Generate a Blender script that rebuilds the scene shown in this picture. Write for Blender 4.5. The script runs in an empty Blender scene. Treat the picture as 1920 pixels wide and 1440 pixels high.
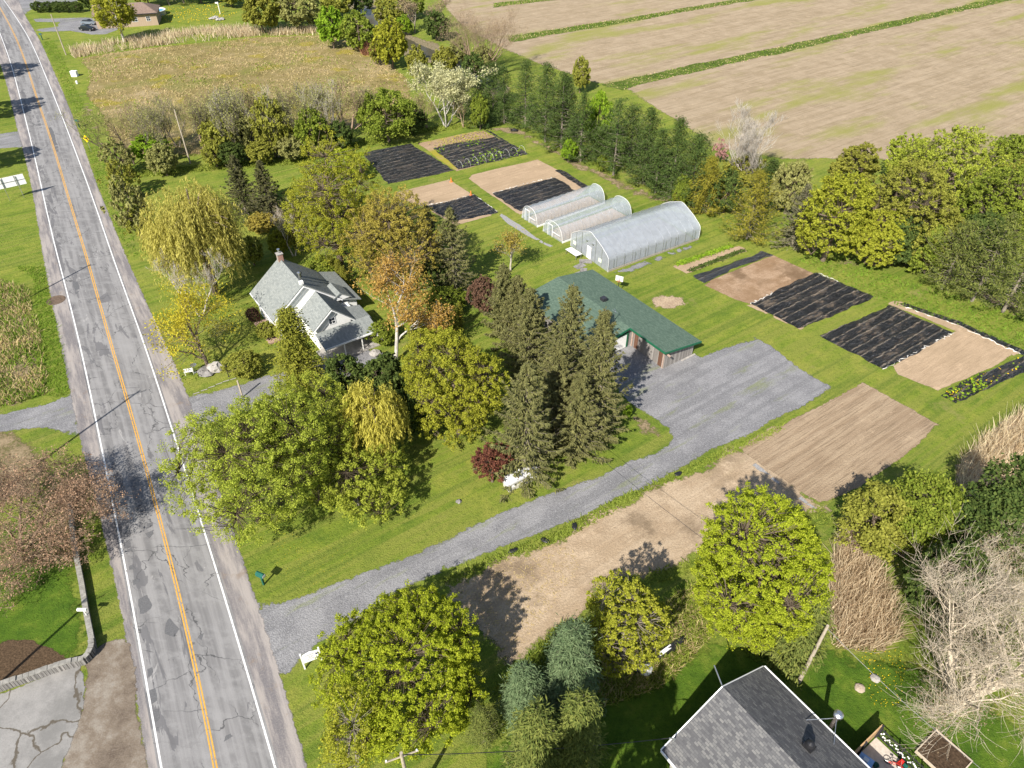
import bpy, math, random
import numpy as np
from mathutils import Vector, geometry
R_ = math.radians
sc = bpy.context.scene
col = sc.collection

# ------------------------------------------------------------------ camera, sky, sun, exposure
FPX, PITCH, CAMH = 1340.0, R_(40), 56.0           # focal length in photo pixels, downward tilt, height above ground (m)
cam_d = bpy.data.cameras.new('camera'); cam = bpy.data.objects.new('camera', cam_d); col.objects.link(cam)
cam.location = (0, 0, CAMH); cam.rotation_euler = (math.pi/2 - PITCH, 0, 0)
cam_d.sensor_width = 36; cam_d.lens = FPX*36/1920; cam_d.clip_start = .5; cam_d.clip_end = 3000
sc.camera = cam
SUN_AZ, SUN_EL = R_(207), R_(41)                  # compass from +Y, clockwise
w = bpy.data.worlds.new('World'); sc.world = w; w.use_nodes = True
wn = w.node_tree; bg = wn.nodes['Background']
sky = wn.nodes.new('ShaderNodeTexSky'); sky.sky_type = 'NISHITA'; sky.sun_disc = False
sky.sun_elevation = SUN_EL; sky.sun_rotation = SUN_AZ
wn.links.new(sky.outputs[0], bg.inputs[0]); bg.inputs[1].default_value = 0.082
sl = bpy.data.lights.new('sun', 'SUN'); so = bpy.data.objects.new('sun', sl); col.objects.link(so)
sl.energy = 4.6; sl.angle = R_(.55); sl.color = (1, .94, .85)
sd = Vector((math.sin(SUN_AZ)*math.cos(SUN_EL), math.cos(SUN_AZ)*math.cos(SUN_EL), math.sin(SUN_EL)))
so.rotation_euler = sd.to_track_quat('Z', 'Y').to_euler(); so.location = (0, 0, 120)
sc.view_settings.view_transform = 'Standard'; sc.view_settings.look = 'None'
sc.view_settings.gamma = 1; sc.view_settings.exposure = 0.9
sc.cycles.max_bounces = 6; sc.cycles.transparent_max_bounces = 12

# ------------------------------------------------------------------ survey helpers: photo measurements -> metres on the ground
def gp(px, py, z=0.0):
    u = (px-960)/FPX; v = (py-720)/FPX
    s = (CAMH-z)/(math.sin(PITCH)+v*math.cos(PITCH))
    return np.array([u*s, (math.cos(PITCH)-v*math.sin(PITCH))*s, z])
def depth(P): return P[1]*math.cos(PITCH) + (CAMH-P[2])*math.sin(PITCH)
def dep_ang(py): return PITCH + math.atan((py-720)/FPX)
def ht(b, ty):
    Y = gp(*b)[1]; v = (ty-720)/FPX
    return CAMH - (math.sin(PITCH)+v*math.cos(PITCH))*Y/(math.cos(PITCH)-v*math.sin(PITCH))
AX = R_(145)                                       # heading of the lots' long side (parallel to the road)
EA = np.array([math.sin(AX), math.cos(AX), 0]); EB = np.array([math.sin(AX-math.pi/2), math.cos(AX-math.pi/2), 0])
LOT_RZ = math.pi/2 - AX
def lot(a, b, z=0.0): return EA*a + EB*b + np.array([0, 0, z])

# ------------------------------------------------------------------ node helpers
class M:
    def __init__(s, name):
        s.m = bpy.data.materials.new(name); s.m.use_nodes = True; s.t = s.m.node_tree; s.t.nodes.clear()
        s.out = s.n('ShaderNodeOutputMaterial'); s._co = None
    def n(s, ty, **k):
        x = s.t.nodes.new(ty)
        for a, b in k.items(): setattr(x, a, b)
        return x
    def put(s, sock, v):
        if isinstance(v, bpy.types.NodeSocket): s.t.links.new(v, sock)
        elif v is not None:
            if isinstance(v, (tuple, list)) and len(v) == 3 and sock.type == 'RGBA': v = (*v, 1)
            sock.default_value = v
    def co(s):
        if not s._co: s._co = s.n('ShaderNodeTexCoord').outputs['Object']
        return s._co
    def mapv(s, rot=0, scale=(1, 1, 1), vec=None, loc=(0, 0, 0)):
        x = s.n('ShaderNodeMapping'); s.put(x.inputs[0], vec or s.co())
        x.inputs['Rotation'].default_value = (0, 0, rot); x.inputs['Scale'].default_value = scale; x.inputs['Location'].default_value = loc
        return x.outputs[0]
    def lotv(s, along=1.0, across=1.0, vec=None):
        """coordinates turned to the lots: x across the lots (along the rows), y along the road"""
        v = s.mapv(-(LOT_RZ+math.pi/2), vec=vec); return s.mapv(0, (along, across, 1), v)
    def noise(s, scale, detail=4, rough=.6, vec=None, dist=0):
        x = s.n('ShaderNodeTexNoise'); s.put(x.inputs['Vector'], vec or s.co()); x.inputs['Scale'].default_value = scale
        x.inputs['Detail'].default_value = detail; x.inputs['Roughness'].default_value = rough; x.inputs['Distortion'].default_value = dist
        return x.outputs[0]
    def vor(s, scale, vec=None, feature='F1', out='Distance', rnd=1):
        x = s.n('ShaderNodeTexVoronoi', feature=feature); s.put(x.inputs['Vector'], vec or s.co()); x.inputs['Scale'].default_value = scale
        x.inputs['Randomness'].default_value = rnd
        return x.outputs[out]
    def wave(s, scale, dist=1, vec=None, detail=2, dscale=1):
        x = s.n('ShaderNodeTexWave'); s.put(x.inputs['Vector'], vec or s.co()); x.inputs['Scale'].default_value = scale
        x.inputs['Distortion'].default_value = dist; x.inputs['Detail'].default_value = detail; x.inputs['Detail Scale'].default_value = dscale
        return x.outputs['Fac']
    def brick(s, c1, c2, mortar, scale, msize=.02, vec=None, w=.5, h=.25):
        x = s.n('ShaderNodeTexBrick'); s.put(x.inputs['Vector'], vec or s.co())
        for k, c in (('Color1', c1), ('Color2', c2), ('Mortar', mortar)): x.inputs[k].default_value = (*c, 1)
        x.inputs['Scale'].default_value = scale; x.inputs['Mortar Size'].default_value = msize
        x.inputs['Brick Width'].default_value = w; x.inputs['Row Height'].default_value = h
        return x.outputs['Color']
    def mr(s, v, a, b, c=0, d=1, smooth=True):
        x = s.n('ShaderNodeMapRange'); x.interpolation_type = 'SMOOTHSTEP' if smooth else 'LINEAR'
        s.put(x.inputs[0], v)
        for i, q in enumerate((a, b, c, d)): s.put(x.inputs[1+i], q)
        return x.outputs[0]
    def ma(s, op, a, b=0.0, c=None):
        x = s.n('ShaderNodeMath', operation=op); s.put(x.inputs[0], a); s.put(x.inputs[1], b)
        if c is not None: s.put(x.inputs[2], c)
        return x.outputs[0]
    def mix(s, f, a, b, mode='MIX'):
        x = s.n('ShaderNodeMix', data_type='RGBA', blend_type=mode); s.put(x.inputs[0], f); s.put(x.inputs[6], a); s.put(x.inputs[7], b)
        return x.outputs[2]
    def ramp(s, f, stops):
        x = s.n('ShaderNodeValToRGB'); s.put(x.inputs[0], f); e = x.color_ramp.elements
        while len(e) < len(stops): e.new(.5)
        for q, (p, c) in zip(e, stops): q.position = p; q.color = (*c, 1)
        return x.outputs[0]
    def attr(s, name): return s.n('ShaderNodeAttribute', attribute_name=name).outputs['Fac']
    def island(s): return s.n('ShaderNodeNewGeometry').outputs['Random Per Island']
    def orand(s): return s.n('ShaderNodeObjectInfo').outputs['Random']
    def hsv(s, c, h=.5, sat=1, v=1):
        x = s.n('ShaderNodeHueSaturation'); s.put(x.inputs['Color'], c); s.put(x.inputs['Hue'], h); s.put(x.inputs['Saturation'], sat); s.put(x.inputs['Value'], v)
        return x.outputs[0]
    def bump(s, h, dist=.1, strength=1):
        x = s.n('ShaderNodeBump'); s.put(x.inputs['Height'], h); x.inputs['Distance'].default_value = dist; x.inputs['Strength'].default_value = strength
        return x.outputs[0]
    def surf(s, color, rough=.9, spec=.25, normal=None, alpha=None, metal=0, trans=0, ior=1.45):
        p = s.n('ShaderNodeBsdfPrincipled'); s.put(p.inputs['Base Color'], color); s.put(p.inputs['Roughness'], rough)
        s.put(p.inputs['Specular IOR Level'], spec); p.inputs['Metallic'].default_value = metal
        p.inputs['Transmission Weight'].default_value = trans; p.inputs['IOR'].default_value = ior
        if normal: s.put(p.inputs['Normal'], normal)
        if alpha is not None: s.put(p.inputs['Alpha'], alpha)
        s.t.links.new(p.outputs[0], s.out.inputs[0]); return s.m
    def edge_alpha(s, width, nscale=1.2, amp=1.0):
        """ragged border: the sheet lets the ground beneath show through near its rim"""
        e = s.attr('edge'); n = s.noise(nscale, 6, .7)
        v = s.ma('ADD', e, s.ma('MULTIPLY', s.ma('SUBTRACT', n, .58), width*2.2*amp))
        return s.mr(v, 0, width*.35)
def plain(name, c, rough=.7, spec=.3, metal=0, var=.12, scale=3):
    m = M(name); n = m.noise(scale, 5, .65)
    return m.surf(m.mix(m.mr(n, .3, .7), tuple(x*(1-var) for x in c), tuple(min(1, x*(1+var)) for x in c)), rough, spec, metal=metal)

# ------------------------------------------------------------------ object helpers
def mesh(name, V, F, mats=(), smooth=False, attrs=None):
    me = bpy.data.meshes.new(name)
    V = np.asarray(V, np.float32).reshape(-1, 3)
    if isinstance(F, np.ndarray) and F.ndim == 2:
        k = F.shape[1]; nf = len(F)
        me.vertices.add(len(V)); me.vertices.foreach_set('co', V.ravel())
        me.loops.add(nf*k); me.loops.foreach_set('vertex_index', F.astype(np.int32).ravel())
        me.polygons.add(nf); me.polygons.foreach_set('loop_start', np.arange(0, nf*k, k, dtype=np.int32))
        me.update(calc_edges=True)
    else:
        me.from_pydata(V.tolist(), [], [list(map(int, f)) for f in F]); me.update()
    if smooth: me.polygons.foreach_set('use_smooth', np.ones(len(me.polygons), bool))
    for k, v in (attrs or {}).items():
        a = me.attributes.new(k, 'FLOAT', 'POINT'); a.data.foreach_set('value', np.asarray(v, np.float32))
    for m in mats: me.materials.append(m)
    return me
def obj(name, me, parent=None, loc=None):
    o = bpy.data.objects.new(name, me); col.objects.link(o)
    if parent: o.parent = parent
    if loc is not None: o.location = loc
    return o
def tag(o, label=None, cat=None, group=None, kind=None):
    if label: o['label'] = label
    if cat: o['category'] = cat
    if group: o['group'] = group
    if kind: o['kind'] = kind
    return o
def thing(name, label, cat, loc=(0, 0, 0), rz=0, group=None):
    o = bpy.data.objects.new(name, None); col.objects.link(o); o.location = loc; o.rotation_euler = (0, 0, rz); o.empty_display_size = .3
    return tag(o, label, cat, group)
class MB:
    def __init__(s): s.v = []; s.f = []
    def poly(s, *pts):
        k = len(s.v); s.v += [tuple(p) for p in pts]; s.f.append(tuple(range(k, k+len(pts)))); return s
    def box(s, x0, y0, z0, x1, y1, z1):
        x0, x1 = sorted((x0, x1)); y0, y1 = sorted((y0, y1)); z0, z1 = sorted((z0, z1))
        k = len(s.v); s.v += [(x, y, z) for z in (z0, z1) for x, y in ((x0, y0), (x1, y0), (x1, y1), (x0, y1))]
        s.f += [tuple(k+i for i in q) for q in ((3, 2, 1, 0), (4, 5, 6, 7), (0, 1, 5, 4), (1, 2, 6, 5), (2, 3, 7, 6), (3, 0, 4, 7))]
        return s
    def slab(s, quad, t):
        """a plate: quad is its upper face (counter-clockwise from above), t its thickness downward"""
        k = len(s.v); n = len(quad); s.v += [tuple(p) for p in quad] + [(p[0], p[1], p[2]-t) for p in quad]
        s.f.append(tuple(range(k, k+n))); s.f.append(tuple(range(k+2*n-1, k+n-1, -1)))
        for i in range(n): j = (i+1) % n; s.f.append((k+i, k+n+i, k+n+j, k+j))
        return s
    def ext(s, outline, d):
        """outline (3-D points) swept by vector d"""
        k = len(s.v); n = len(outline); s.v += [tuple(p) for p in outline] + [tuple(np.add(p, d)) for p in outline]
        s.f.append(tuple(range(k+n-1, k-1, -1))); s.f.append(tuple(range(k+n, k+2*n)))
        for i in range(n): j = (i+1) % n; s.f.append((k+i, k+j, k+n+j, k+n+i))
        return s
    def tube(s, P, r, k=8, cap=True):
        P = [np.array(p, float) for p in P]; n = len(P)
        rr = [r]*n if np.isscalar(r) else list(r); b0 = len(s.v)
        for i, p in enumerate(P):
            t = P[min(i+1, n-1)]-P[max(i-1, 0)]; t = t/(np.linalg.norm(t)+1e-9)
            ref = np.array([0, 0, 1.]) if abs(t[2]) < .9 else np.array([1., 0, 0])
            a = np.cross(t, ref); a /= np.linalg.norm(a); b = np.cross(t, a)
            for j in range(k):
                g = 2*math.pi*j/k; s.v.append(tuple(p+rr[i]*(a*math.cos(g)+b*math.sin(g))))
        for i in range(n-1):
            for j in range(k):
                q = (j+1) % k; s.f.append((b0+i*k+j, b0+i*k+q, b0+(i+1)*k+q, b0+(i+1)*k+j))
        if cap: s.f.append(tuple(range(b0+k-1, b0-1, -1))); s.f.append(tuple(range(b0+(n-1)*k, b0+n*k)))
        return s
    def lathe(s, prof, c=(0, 0, 0), k=16):
        b0 = len(s.v); n = len(prof)
        for r, z in prof:
            for j in range(k): g = 2*math.pi*j/k; s.v.append((c[0]+r*math.cos(g), c[1]+r*math.sin(g), c[2]+z))
        for i in range(n-1):
            for j in range(k): q = (j+1) % k; s.f.append((b0+i*k+j, b0+i*k+q, b0+(i+1)*k+q, b0+(i+1)*k+j))
        s.f.append(tuple(range(b0+k-1, b0-1, -1))); s.f.append(tuple(range(b0+(n-1)*k, b0+n*k)))
        return s
    def build(s, name, mat, parent=None, smooth=False, loc=None):
        return obj(name, mesh(name, s.v, s.f, [mat], smooth), parent, loc)

# ------------------------------------------------------------------ ground sheets
def smooth_noise(n, rng, k=3):
    x = rng.normal(size=n+2*k+2); x = np.convolve(x, np.ones(k)/k**.5, 'same')[k:k+n]; return x
def outline(pts, step, jit, rng):
    P = []
    for i in range(len(pts)):
        a = np.array(pts[i][:2]); b = np.array(pts[(i+1) % len(pts)][:2]); d = np.linalg.norm(b-a); n = max(1, int(d/step))
        for k in range(n): P.append(a+(b-a)*k/n)
    P = np.array(P)
    if jit: P = P + np.stack([smooth_noise(len(P), rng), smooth_noise(len(P), rng)], 1)*jit
    return P
def inside(Q, P):
    x, y = Q[:, 0], Q[:, 1]; r = np.zeros(len(Q), bool); j = len(P)-1
    for i in range(len(P)):
        c = ((P[i, 1] > y) != (P[j, 1] > y)) & (x < (P[j, 0]-P[i, 0])*(y-P[i, 1])/(P[j, 1]-P[i, 1]+1e-12)+P[i, 0]); r ^= c; j = i
    return r
def edge_dist(Q, P):
    d = np.full(len(Q), 1e9)
    for i in range(len(P)):
        a = P[i]; e = P[(i+1) % len(P)]-a; t = np.clip(((Q-a)@e)/(e@e+1e-12), 0, 1); d = np.minimum(d, np.linalg.norm(Q-(a+t[:, None]*e), axis=1))
    return d
def sheet_mesh(name, P, z, mat, spacing, zfun=None):
    lo, hi = P.min(0), P.max(0); gx = np.arange(lo[0], hi[0], spacing); gy = np.arange(lo[1], hi[1], spacing)
    Q = np.stack(np.meshgrid(gx, gy), -1).reshape(-1, 2); rng = np.random.default_rng(len(P)); Q = Q+rng.uniform(-.3, .3, Q.shape)*spacing
    Q = Q[inside(Q, P)]; d = edge_dist(Q, P) if len(Q) else np.zeros(0); k = d > spacing*.3; Q = Q[k]
    A = np.concatenate([P, Q]); n = len(P)
    r = geometry.delaunay_2d_cdt([Vector(p) for p in A], [], [list(range(n))], 1, 1e-4)
    V = np.array([(v.x, v.y) for v in r[0]]); ed = edge_dist(V, P)
    zz = np.full(len(V), z) if zfun is None else z+zfun(V, ed)
    F = np.array([f for f in r[2] if len(f) == 3])
    a = V[F]; cr = (a[:, 1, 0]-a[:, 0, 0])*(a[:, 2, 1]-a[:, 0, 1])-(a[:, 1, 1]-a[:, 0, 1])*(a[:, 2, 0]-a[:, 0, 0])
    F[cr < 0] = F[cr < 0][:, ::-1]
    return mesh(name, np.column_stack([V, zz]), F, [mat], True, {'edge': ed})
def sheet(name, px, z, mat, step=1.2, jit=.12, spacing=1.5, world=False, kind='structure', zfun=None):
    pts = px if world else [gp(*p) for p in px]
    P = outline(pts, step, jit, np.random.default_rng(abs(hash(name)) % 1000+len(px)) if False else np.random.default_rng(len(name)*7+len(px)))
    o = obj(name, sheet_mesh(name, P, z, mat, spacing, zfun)); o['kind'] = kind; return o
def interp_line(pts, ys):
    p = sorted(pts, key=lambda q: q[1]); return np.interp(ys, [q[1] for q in p], [q[0] for q in p])
STRIPE = LOT_RZ                                    # rows run across the lots

# lawn
m = M('lawn')
n1 = m.noise(.035, 5, .6); n2 = m.noise(.35, 6, .65); n3 = m.noise(7, 5, .75); n4 = m.noise(.12, 3, .5)
c = m.ramp(m.ma('ADD', m.ma('MULTIPLY', n1, .5), m.ma('MULTIPLY', n2, .5)), [(.4, (.105, .165, .02)), (.5, (.175, .23, .028)), (.59, (.27, .28, .05))])
st = m.noise(1.1, 3, .55, m.lotv(.03, 1)); n5 = m.noise(2.2, 6, .8); n6 = m.noise(13, 4, .75, m.lotv(.6, 1))
c = m.mix(m.ma('MULTIPLY', m.mr(st, .42, .6), m.mr(n4, .3, .6, .45, 1)), c, (.215, .235, .045))
st2 = m.noise(1.1, 3, .55, m.mapv(0, (1, 1, 1), m.lotv(.03, 1), (0, 17, 0))); c = m.mix(m.ma('MULTIPLY', m.mr(st2, .5, .64), .5), c, (.085, .14, .018))
c = m.mix(m.mr(n5, .46, .68, 0, .6), c, (.06, .1, .016)); c = m.mix(m.mr(n5, .5, .3, 0, .55), c, (.2, .215, .05))
c = m.mix(m.mr(n3, .48, .7, 0, .55), c, (.05, .085, .014)); c = m.mix(m.mr(n6, .5, .7, 0, .45), c, (.2, .21, .06))
c = m.mix(m.mr(m.noise(.11, 5, .75), .58, .7, 0, .6), c, (.26, .225, .085))
dand = m.ma('MULTIPLY', m.mr(m.vor(3.5), .1, .16, .75, 0), m.mr(m.noise(.06, 3), .54, .66))
c = m.mix(dand, c, (.55, .38, .01))
LAWN = m.surf(c, .95, .1, m.bump(m.ma('ADD', n3, n5), .14, .9))
me = mesh('ground', [(-900, -150, 0), (900, -150, 0), (900, 1400, 0), (-900, 1400, 0)], [(0, 1, 2, 3)], [LAWN])
tag(obj('ground', me), kind='structure')

m = M('lush_lawn'); g = m.noise(7, 5, .75); n = m.noise(.4, 5, .65); n5 = m.noise(2.2, 6, .8)  # deeper green grass with tree and house shade painted into its colour
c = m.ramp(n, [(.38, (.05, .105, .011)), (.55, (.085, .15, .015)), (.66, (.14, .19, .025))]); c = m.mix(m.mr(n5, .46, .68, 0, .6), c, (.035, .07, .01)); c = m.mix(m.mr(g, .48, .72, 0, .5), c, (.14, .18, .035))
SHADE_LAWN = m.surf(c, .95, .1, m.bump(m.ma('ADD', g, n5), .14, .9), m.edge_alpha(2.2, .8))
sheet('lush_lawn', [(-60, 985), (60, 960), (128, 955), (150, 1060), (175, 1200), (168, 1236), (100, 1250), (-60, 1305)], .003, SHADE_LAWN, 1.5, .2, 1.5)  # deep green sheet standing in for tree and house shade on the lawn
sheet('lush_lawn', [(960, 1330), (1100, 1310), (1250, 1270), (1330, 1215), (1540, 1215), (1680, 1215), (1760, 1260), (1960, 1400), (2080, 1560), (1700, 1600), (1240, 1600), (900, 1600), (880, 1420)], .003, SHADE_LAWN, 1.5, .4, 1.5)  # deep green sheet standing in for tree and house shade on the lawn
def field_mat(name, light, dark, weed, rows=1.6, weed_lo=.58, weed_hi=.7, ew=.5, bumpd=.06, clods=.5, rowmix=.5, damp=0):
    m = M(name)
    row = m.noise(rows, 4, .65, m.lotv(.05, 1)); n = m.noise(.22, 6, .7); g = m.noise(5, 6, .75)
    fine = m.noise(rows*3, 3, .6, m.lotv(.06, 1))
    c = m.mix(m.mr(m.ma('ADD', m.ma('MULTIPLY', row, rowmix), m.ma('MULTIPLY', n, 1-rowmix)), .38, .62), dark, light)
    c = m.mix(m.mr(fine, .5, .66, 0, rowmix), c, tuple(x*.72 for x in dark))
    c = m.mix(m.mr(g, .4, .72, 0, clods), c, tuple(x*.66 for x in dark))
    if damp: c = m.mix(m.mr(m.noise(.13, 5, .65, m.mapv(loc=(7, 3, 0))), .5, .66, 0, damp), c, tuple(x*.55 for x in dark))
    c = m.mix(m.mr(m.noise(.45, 6, .72, m.mapv(loc=(3, 8, 0))), .56, .68, 0, .45), c, tuple(min(.7, x*1.25) for x in light)); c = m.mix(m.mr(m.noise(9, 3, .7), .62, .7, 0, .6), c, tuple(min(.75, x*1.4) for x in light))
    if weed:
        lg = m.noise(.05, 5, .62, m.lotv(.45, 1.5))
        c = m.mix(m.ma('MULTIPLY', m.mr(lg, weed_lo, weed_hi), m.mr(g, .3, .55, .3, 1)), c, weed)
    return m.surf(c, .95, .1, m.bump(m.ma('ADD', m.ma('MULTIPLY', row, 1.2), g), bumpd, .9), m.edge_alpha(ew))
# far fields beyond the pines
FIELD = field_mat('field_soil', (.38, .30, .205), (.285, .22, .14), (.235, .235, .06), .7, .49, .66, 1.5, .15, .4, .45)
sheet('cultivated_field', [(800, -60), (835, 20), (880, 60), (960, 100), (1090, 150), (1180, 170), (1230, 205), (1330, 275), (1460, 300), (1660, 300), (1920, 350), (2250, 420), (2900, 250), (2100, -140), (1200, -120)], .004, FIELD, 4, .3, 6)
MEAD = M('meadow'); m = MEAD
n = m.noise(.05, 5, .65); g = m.noise(2.5, 6, .8); b2 = m.noise(.3, 4, .7)
c = m.ramp(m.ma('ADD', m.ma('MULTIPLY', n, .55), m.ma('MULTIPLY', b2, .45)), [(.36, (.19, .155, .06)), (.46, (.27, .215, .085)), (.55, (.34, .265, .13)), (.64, (.43, .335, .19))])
c = m.mix(m.mr(m.noise(.08, 3), .52, .64, 0, .6), c, (.2, .21, .05)); c = m.mix(m.mr(g, .4, .75, 0, .6), c, (.08, .075, .03))
c = m.mix(m.ma('MULTIPLY', m.mr(m.noise(.1, 4, .6, m.mapv(0, (1, 1, 1), None, (50, 9, 0))), .56, .66, 0, .8), m.mr(g, .3, .5)), c, (.3, .25, .03))
MEADOW = m.surf(c, .95, .1, m.bump(g, .35, 1), m.edge_alpha(1.2, .5))
meadow_px = [(146, 112), (200, 100), (300, 88), (480, 70), (600, 66), (670, 82), (730, 115), (775, 158), (770, 190), (700, 232), (600, 262), (450, 285), (300, 298), (235, 296), (205, 255), (178, 205), (160, 165), (166, 130)]
sheet('meadow', meadow_px, .004, MEADOW, 3, .35, 4)

# soil beds and garden
SOIL = field_mat('pale_soil', (.46, .36, .25), (.35, .26, .17), (.2, .2, .05), 1.2, .57, .7, 1.5, .1, .75, .25, .9)
TILL = field_mat('tilled_soil', (.38, .29, .195), (.275, .2, .13), None, 1.5, ew=.35, bumpd=.14, clods=.4, rowmix=.65)
BED = field_mat('bed_soil', (.42, .31, .205), (.34, .25, .16), None, 2.2, ew=.2, rowmix=.5)
BEDBROWN = field_mat('brown_bed_soil', (.38, .27, .18), (.24, .155, .09), None, 1.2, ew=.2, rowmix=.2, damp=.8)
BEDWEED = field_mat('weedy_bed_soil', (.36, .26, .17), (.29, .2, .13), (.26, .24, .02), .5, .45, .56, .3)
sheet('bare_soil', [(1365, 836), (1300, 872), (1200, 920), (1130, 958), (1087, 985), (1040, 1008), (973, 1030), (930, 1052), (830, 1092), (873, 1150), (917, 1195), (932, 1245), (950, 1268), (1000, 1228), (1060, 1180), (1107, 1128), (1160, 1095), (1240, 1078), (1290, 1062), (1345, 1030), (1400, 1000), (1470, 975), (1540, 962), (1585, 1000), (1560, 955), (1537, 940), (1467, 870)], .006, SOIL, 1.2, .42, 1.3)
sheet('tilled_soil', [(1617, 715), (1763, 797), (1690, 860), (1570, 935), (1540, 944), (1490, 915), (1380, 838), (1445, 800), (1467, 796)], .010, TILL, 1.5, .12, 1.5)
sheet('seed_bed', [(1657, 693), (1740, 645), (1795, 620), (1805, 622), (1900, 664), (1863, 690), (1757, 733)], .006, BED, 1.5, .08, 1.5)
sheet('brown_bed', [(1316, 532), (1450, 478), (1530, 513), (1490, 545), (1407, 572), (1380, 562)], .006, BEDBROWN, 1.5, .1, 1.5)
sheet('bed_margin', [(1400, 572), (1500, 620), (1510, 617), (1420, 566)], .0065, BED, 1, .1, .8)
sheet('bed_margin', [(1600, 552), (1680, 575), (1800, 625), (1905, 668), (1915, 662), (1800, 610), (1690, 566)], .0055, BED, 1, .1, .8)
sheet('seed_bed', [(869, 330), (1010, 299), (1045, 318), (1104, 350), (1070, 378), (975, 402), (920, 365)], .006, BED, 1.5, .1, 1.5)
sheet('weedy_bed', [(780, 268), (905, 244), (930, 257), (990, 289), (935, 300), (855, 322)], .006, BEDWEED, 1.5, .1, 1.5)
sheet('seed_bed', [(725, 365), (842, 336), (886, 366), (936, 400), (855, 424), (795, 388)], .006, BED, 1.5, .1, 1.5)
sheet('vegetable_bed', [(1262, 500), (1300, 485), (1382, 460), (1410, 468), (1325, 500), (1290, 514)], .006, BED, 1, .1, 1)

# gravel
m = M('gravel'); n = m.noise(.3, 5, .65); g = m.noise(14, 5, .8); v = m.vor(9)
c = m.mix(m.mr(n, .38, .62), (.145, .143, .15), (.22, .217, .222)); tk = m.noise(.8, 4, .6, m.lotv(.06, 1)); c = m.mix(m.mr(tk, .47, .6, 0, .65), c, (.105, .105, .11)); g2 = m.noise(4.5, 4, .8); c = m.mix(m.mr(g2, .5, .68, 0, .6), c, (.33, .328, .33)); c = m.mix(m.mr(g2, .48, .34, 0, .55), c, (.09, .09, .093)); c = m.mix(m.mr(g, .4, .72, 0, .8), c, (.34, .338, .34)); c = m.mix(m.mr(v, .1, .45, .55, 0), c, (.1, .1, .11))
c = m.mix(m.ma('MULTIPLY', m.mr(m.noise(.5, 5, .7, m.lotv(.18, 1)), .55, .68, 0, .75), m.mr(g, .35, .6)), c, (.17, .2, .05))
GRAVEL = m.surf(c, .95, .15, m.bump(m.ma('ADD', g, v), .04, .8), m.edge_alpha(.6, 1.3))
drive_px = [(462, 1120), (492, 1128), (533, 1129), (567, 1120), (600, 1107), (640, 1092), (740, 1050), (840, 1007), (937, 959), (1040, 917), (1140, 880), (1207, 855), (1250, 835), (1260, 820), (1250, 803), (1223, 782), (1193, 764), (1165, 740), (1130, 680), (1125, 640), (1200, 640), (1320, 664), (1400, 638), (1413, 632), (1440, 645), (1493, 683), (1569, 728), (1513, 763), (1447, 790), (1397, 817), (1313, 861), (1280, 880), (1200, 918), (1130, 948), (1083, 970), (1023, 995), (973, 1012), (907, 1040), (840, 1072), (760, 1112), (700, 1145), (640, 1180), (600, 1206), (560, 1236), (545, 1258), (500, 1268)]
sheet('gravel_driveway', drive_px, .012, GRAVEL, 1.5, .16, 1.4)
sheet('gravel_driveway', [(320, 760), (360, 743), (430, 722), (520, 698), (600, 676), (680, 655), (740, 665), (735, 690), (640, 712), (520, 752), (430, 790), (345, 810), (332, 800)], .012, GRAVEL, 1.5, .2, 1.4)
sheet('gravel_strip', [(1139, 512), (1310, 452), (1320, 456), (1225, 495), (1185, 511), (1150, 512)], .008, GRAVEL, 1, .1, 1)
sheet('side_driveway', [(60, 36), (75, 35), (160, 33), (230, 40), (240, 48), (200, 64), (170, 65), (130, 58), (80, 60), (62, 55), (105, 50), (112, 42), (64, 41)], .012, GRAVEL, 1.5, .2, 1.5)
sheet('side_driveway', [(-60, 256), (0, 250), (42, 245), (55, 276), (0, 279), (-60, 282)], .012, GRAVEL, 1.5, .2, 1.5)
sheet('side_driveway', [(-70, 790), (0, 775), (80, 758), (128, 738), (155, 800), (143, 818), (90, 806), (0, 815), (-70, 822)], .012, GRAVEL, 1.5, .25, 1.5)
sheet('side_road', [(0, -30), (45, -25), (300, -30), (305, -8), (150, 2), (60, 18), (45, 30), (25, 15)], .012, GRAVEL, 2, .2, 2)
# garden path of pale stone dust
m = M('stone_path'); g = m.noise(6, 5, .7)
PATH = m.surf(m.mix(m.mr(g, .3, .7), (.2, .2, .2), (.34, .33, .32)), .9, .2, m.bump(g, .03), m.edge_alpha(.12, 2.5))
sheet('garden_path', [(927, 398), (935, 397), (974, 421), (1008, 446), (1038, 462), (1031, 464), (992, 444), (952, 419)], .008, PATH, .7, .05, .6)
sheet('garden_path', [(1364, 836), (1370, 834), (1450, 894), (1500, 931), (1592, 996), (1588, 998), (1494, 934), (1444, 899)], .014, PATH, 1, .1, .6)
sheet('garden_path', [(1130, 420), (960, 404), (963, 401)], .008, PATH, 1, .05, .6) if False else None
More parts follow.
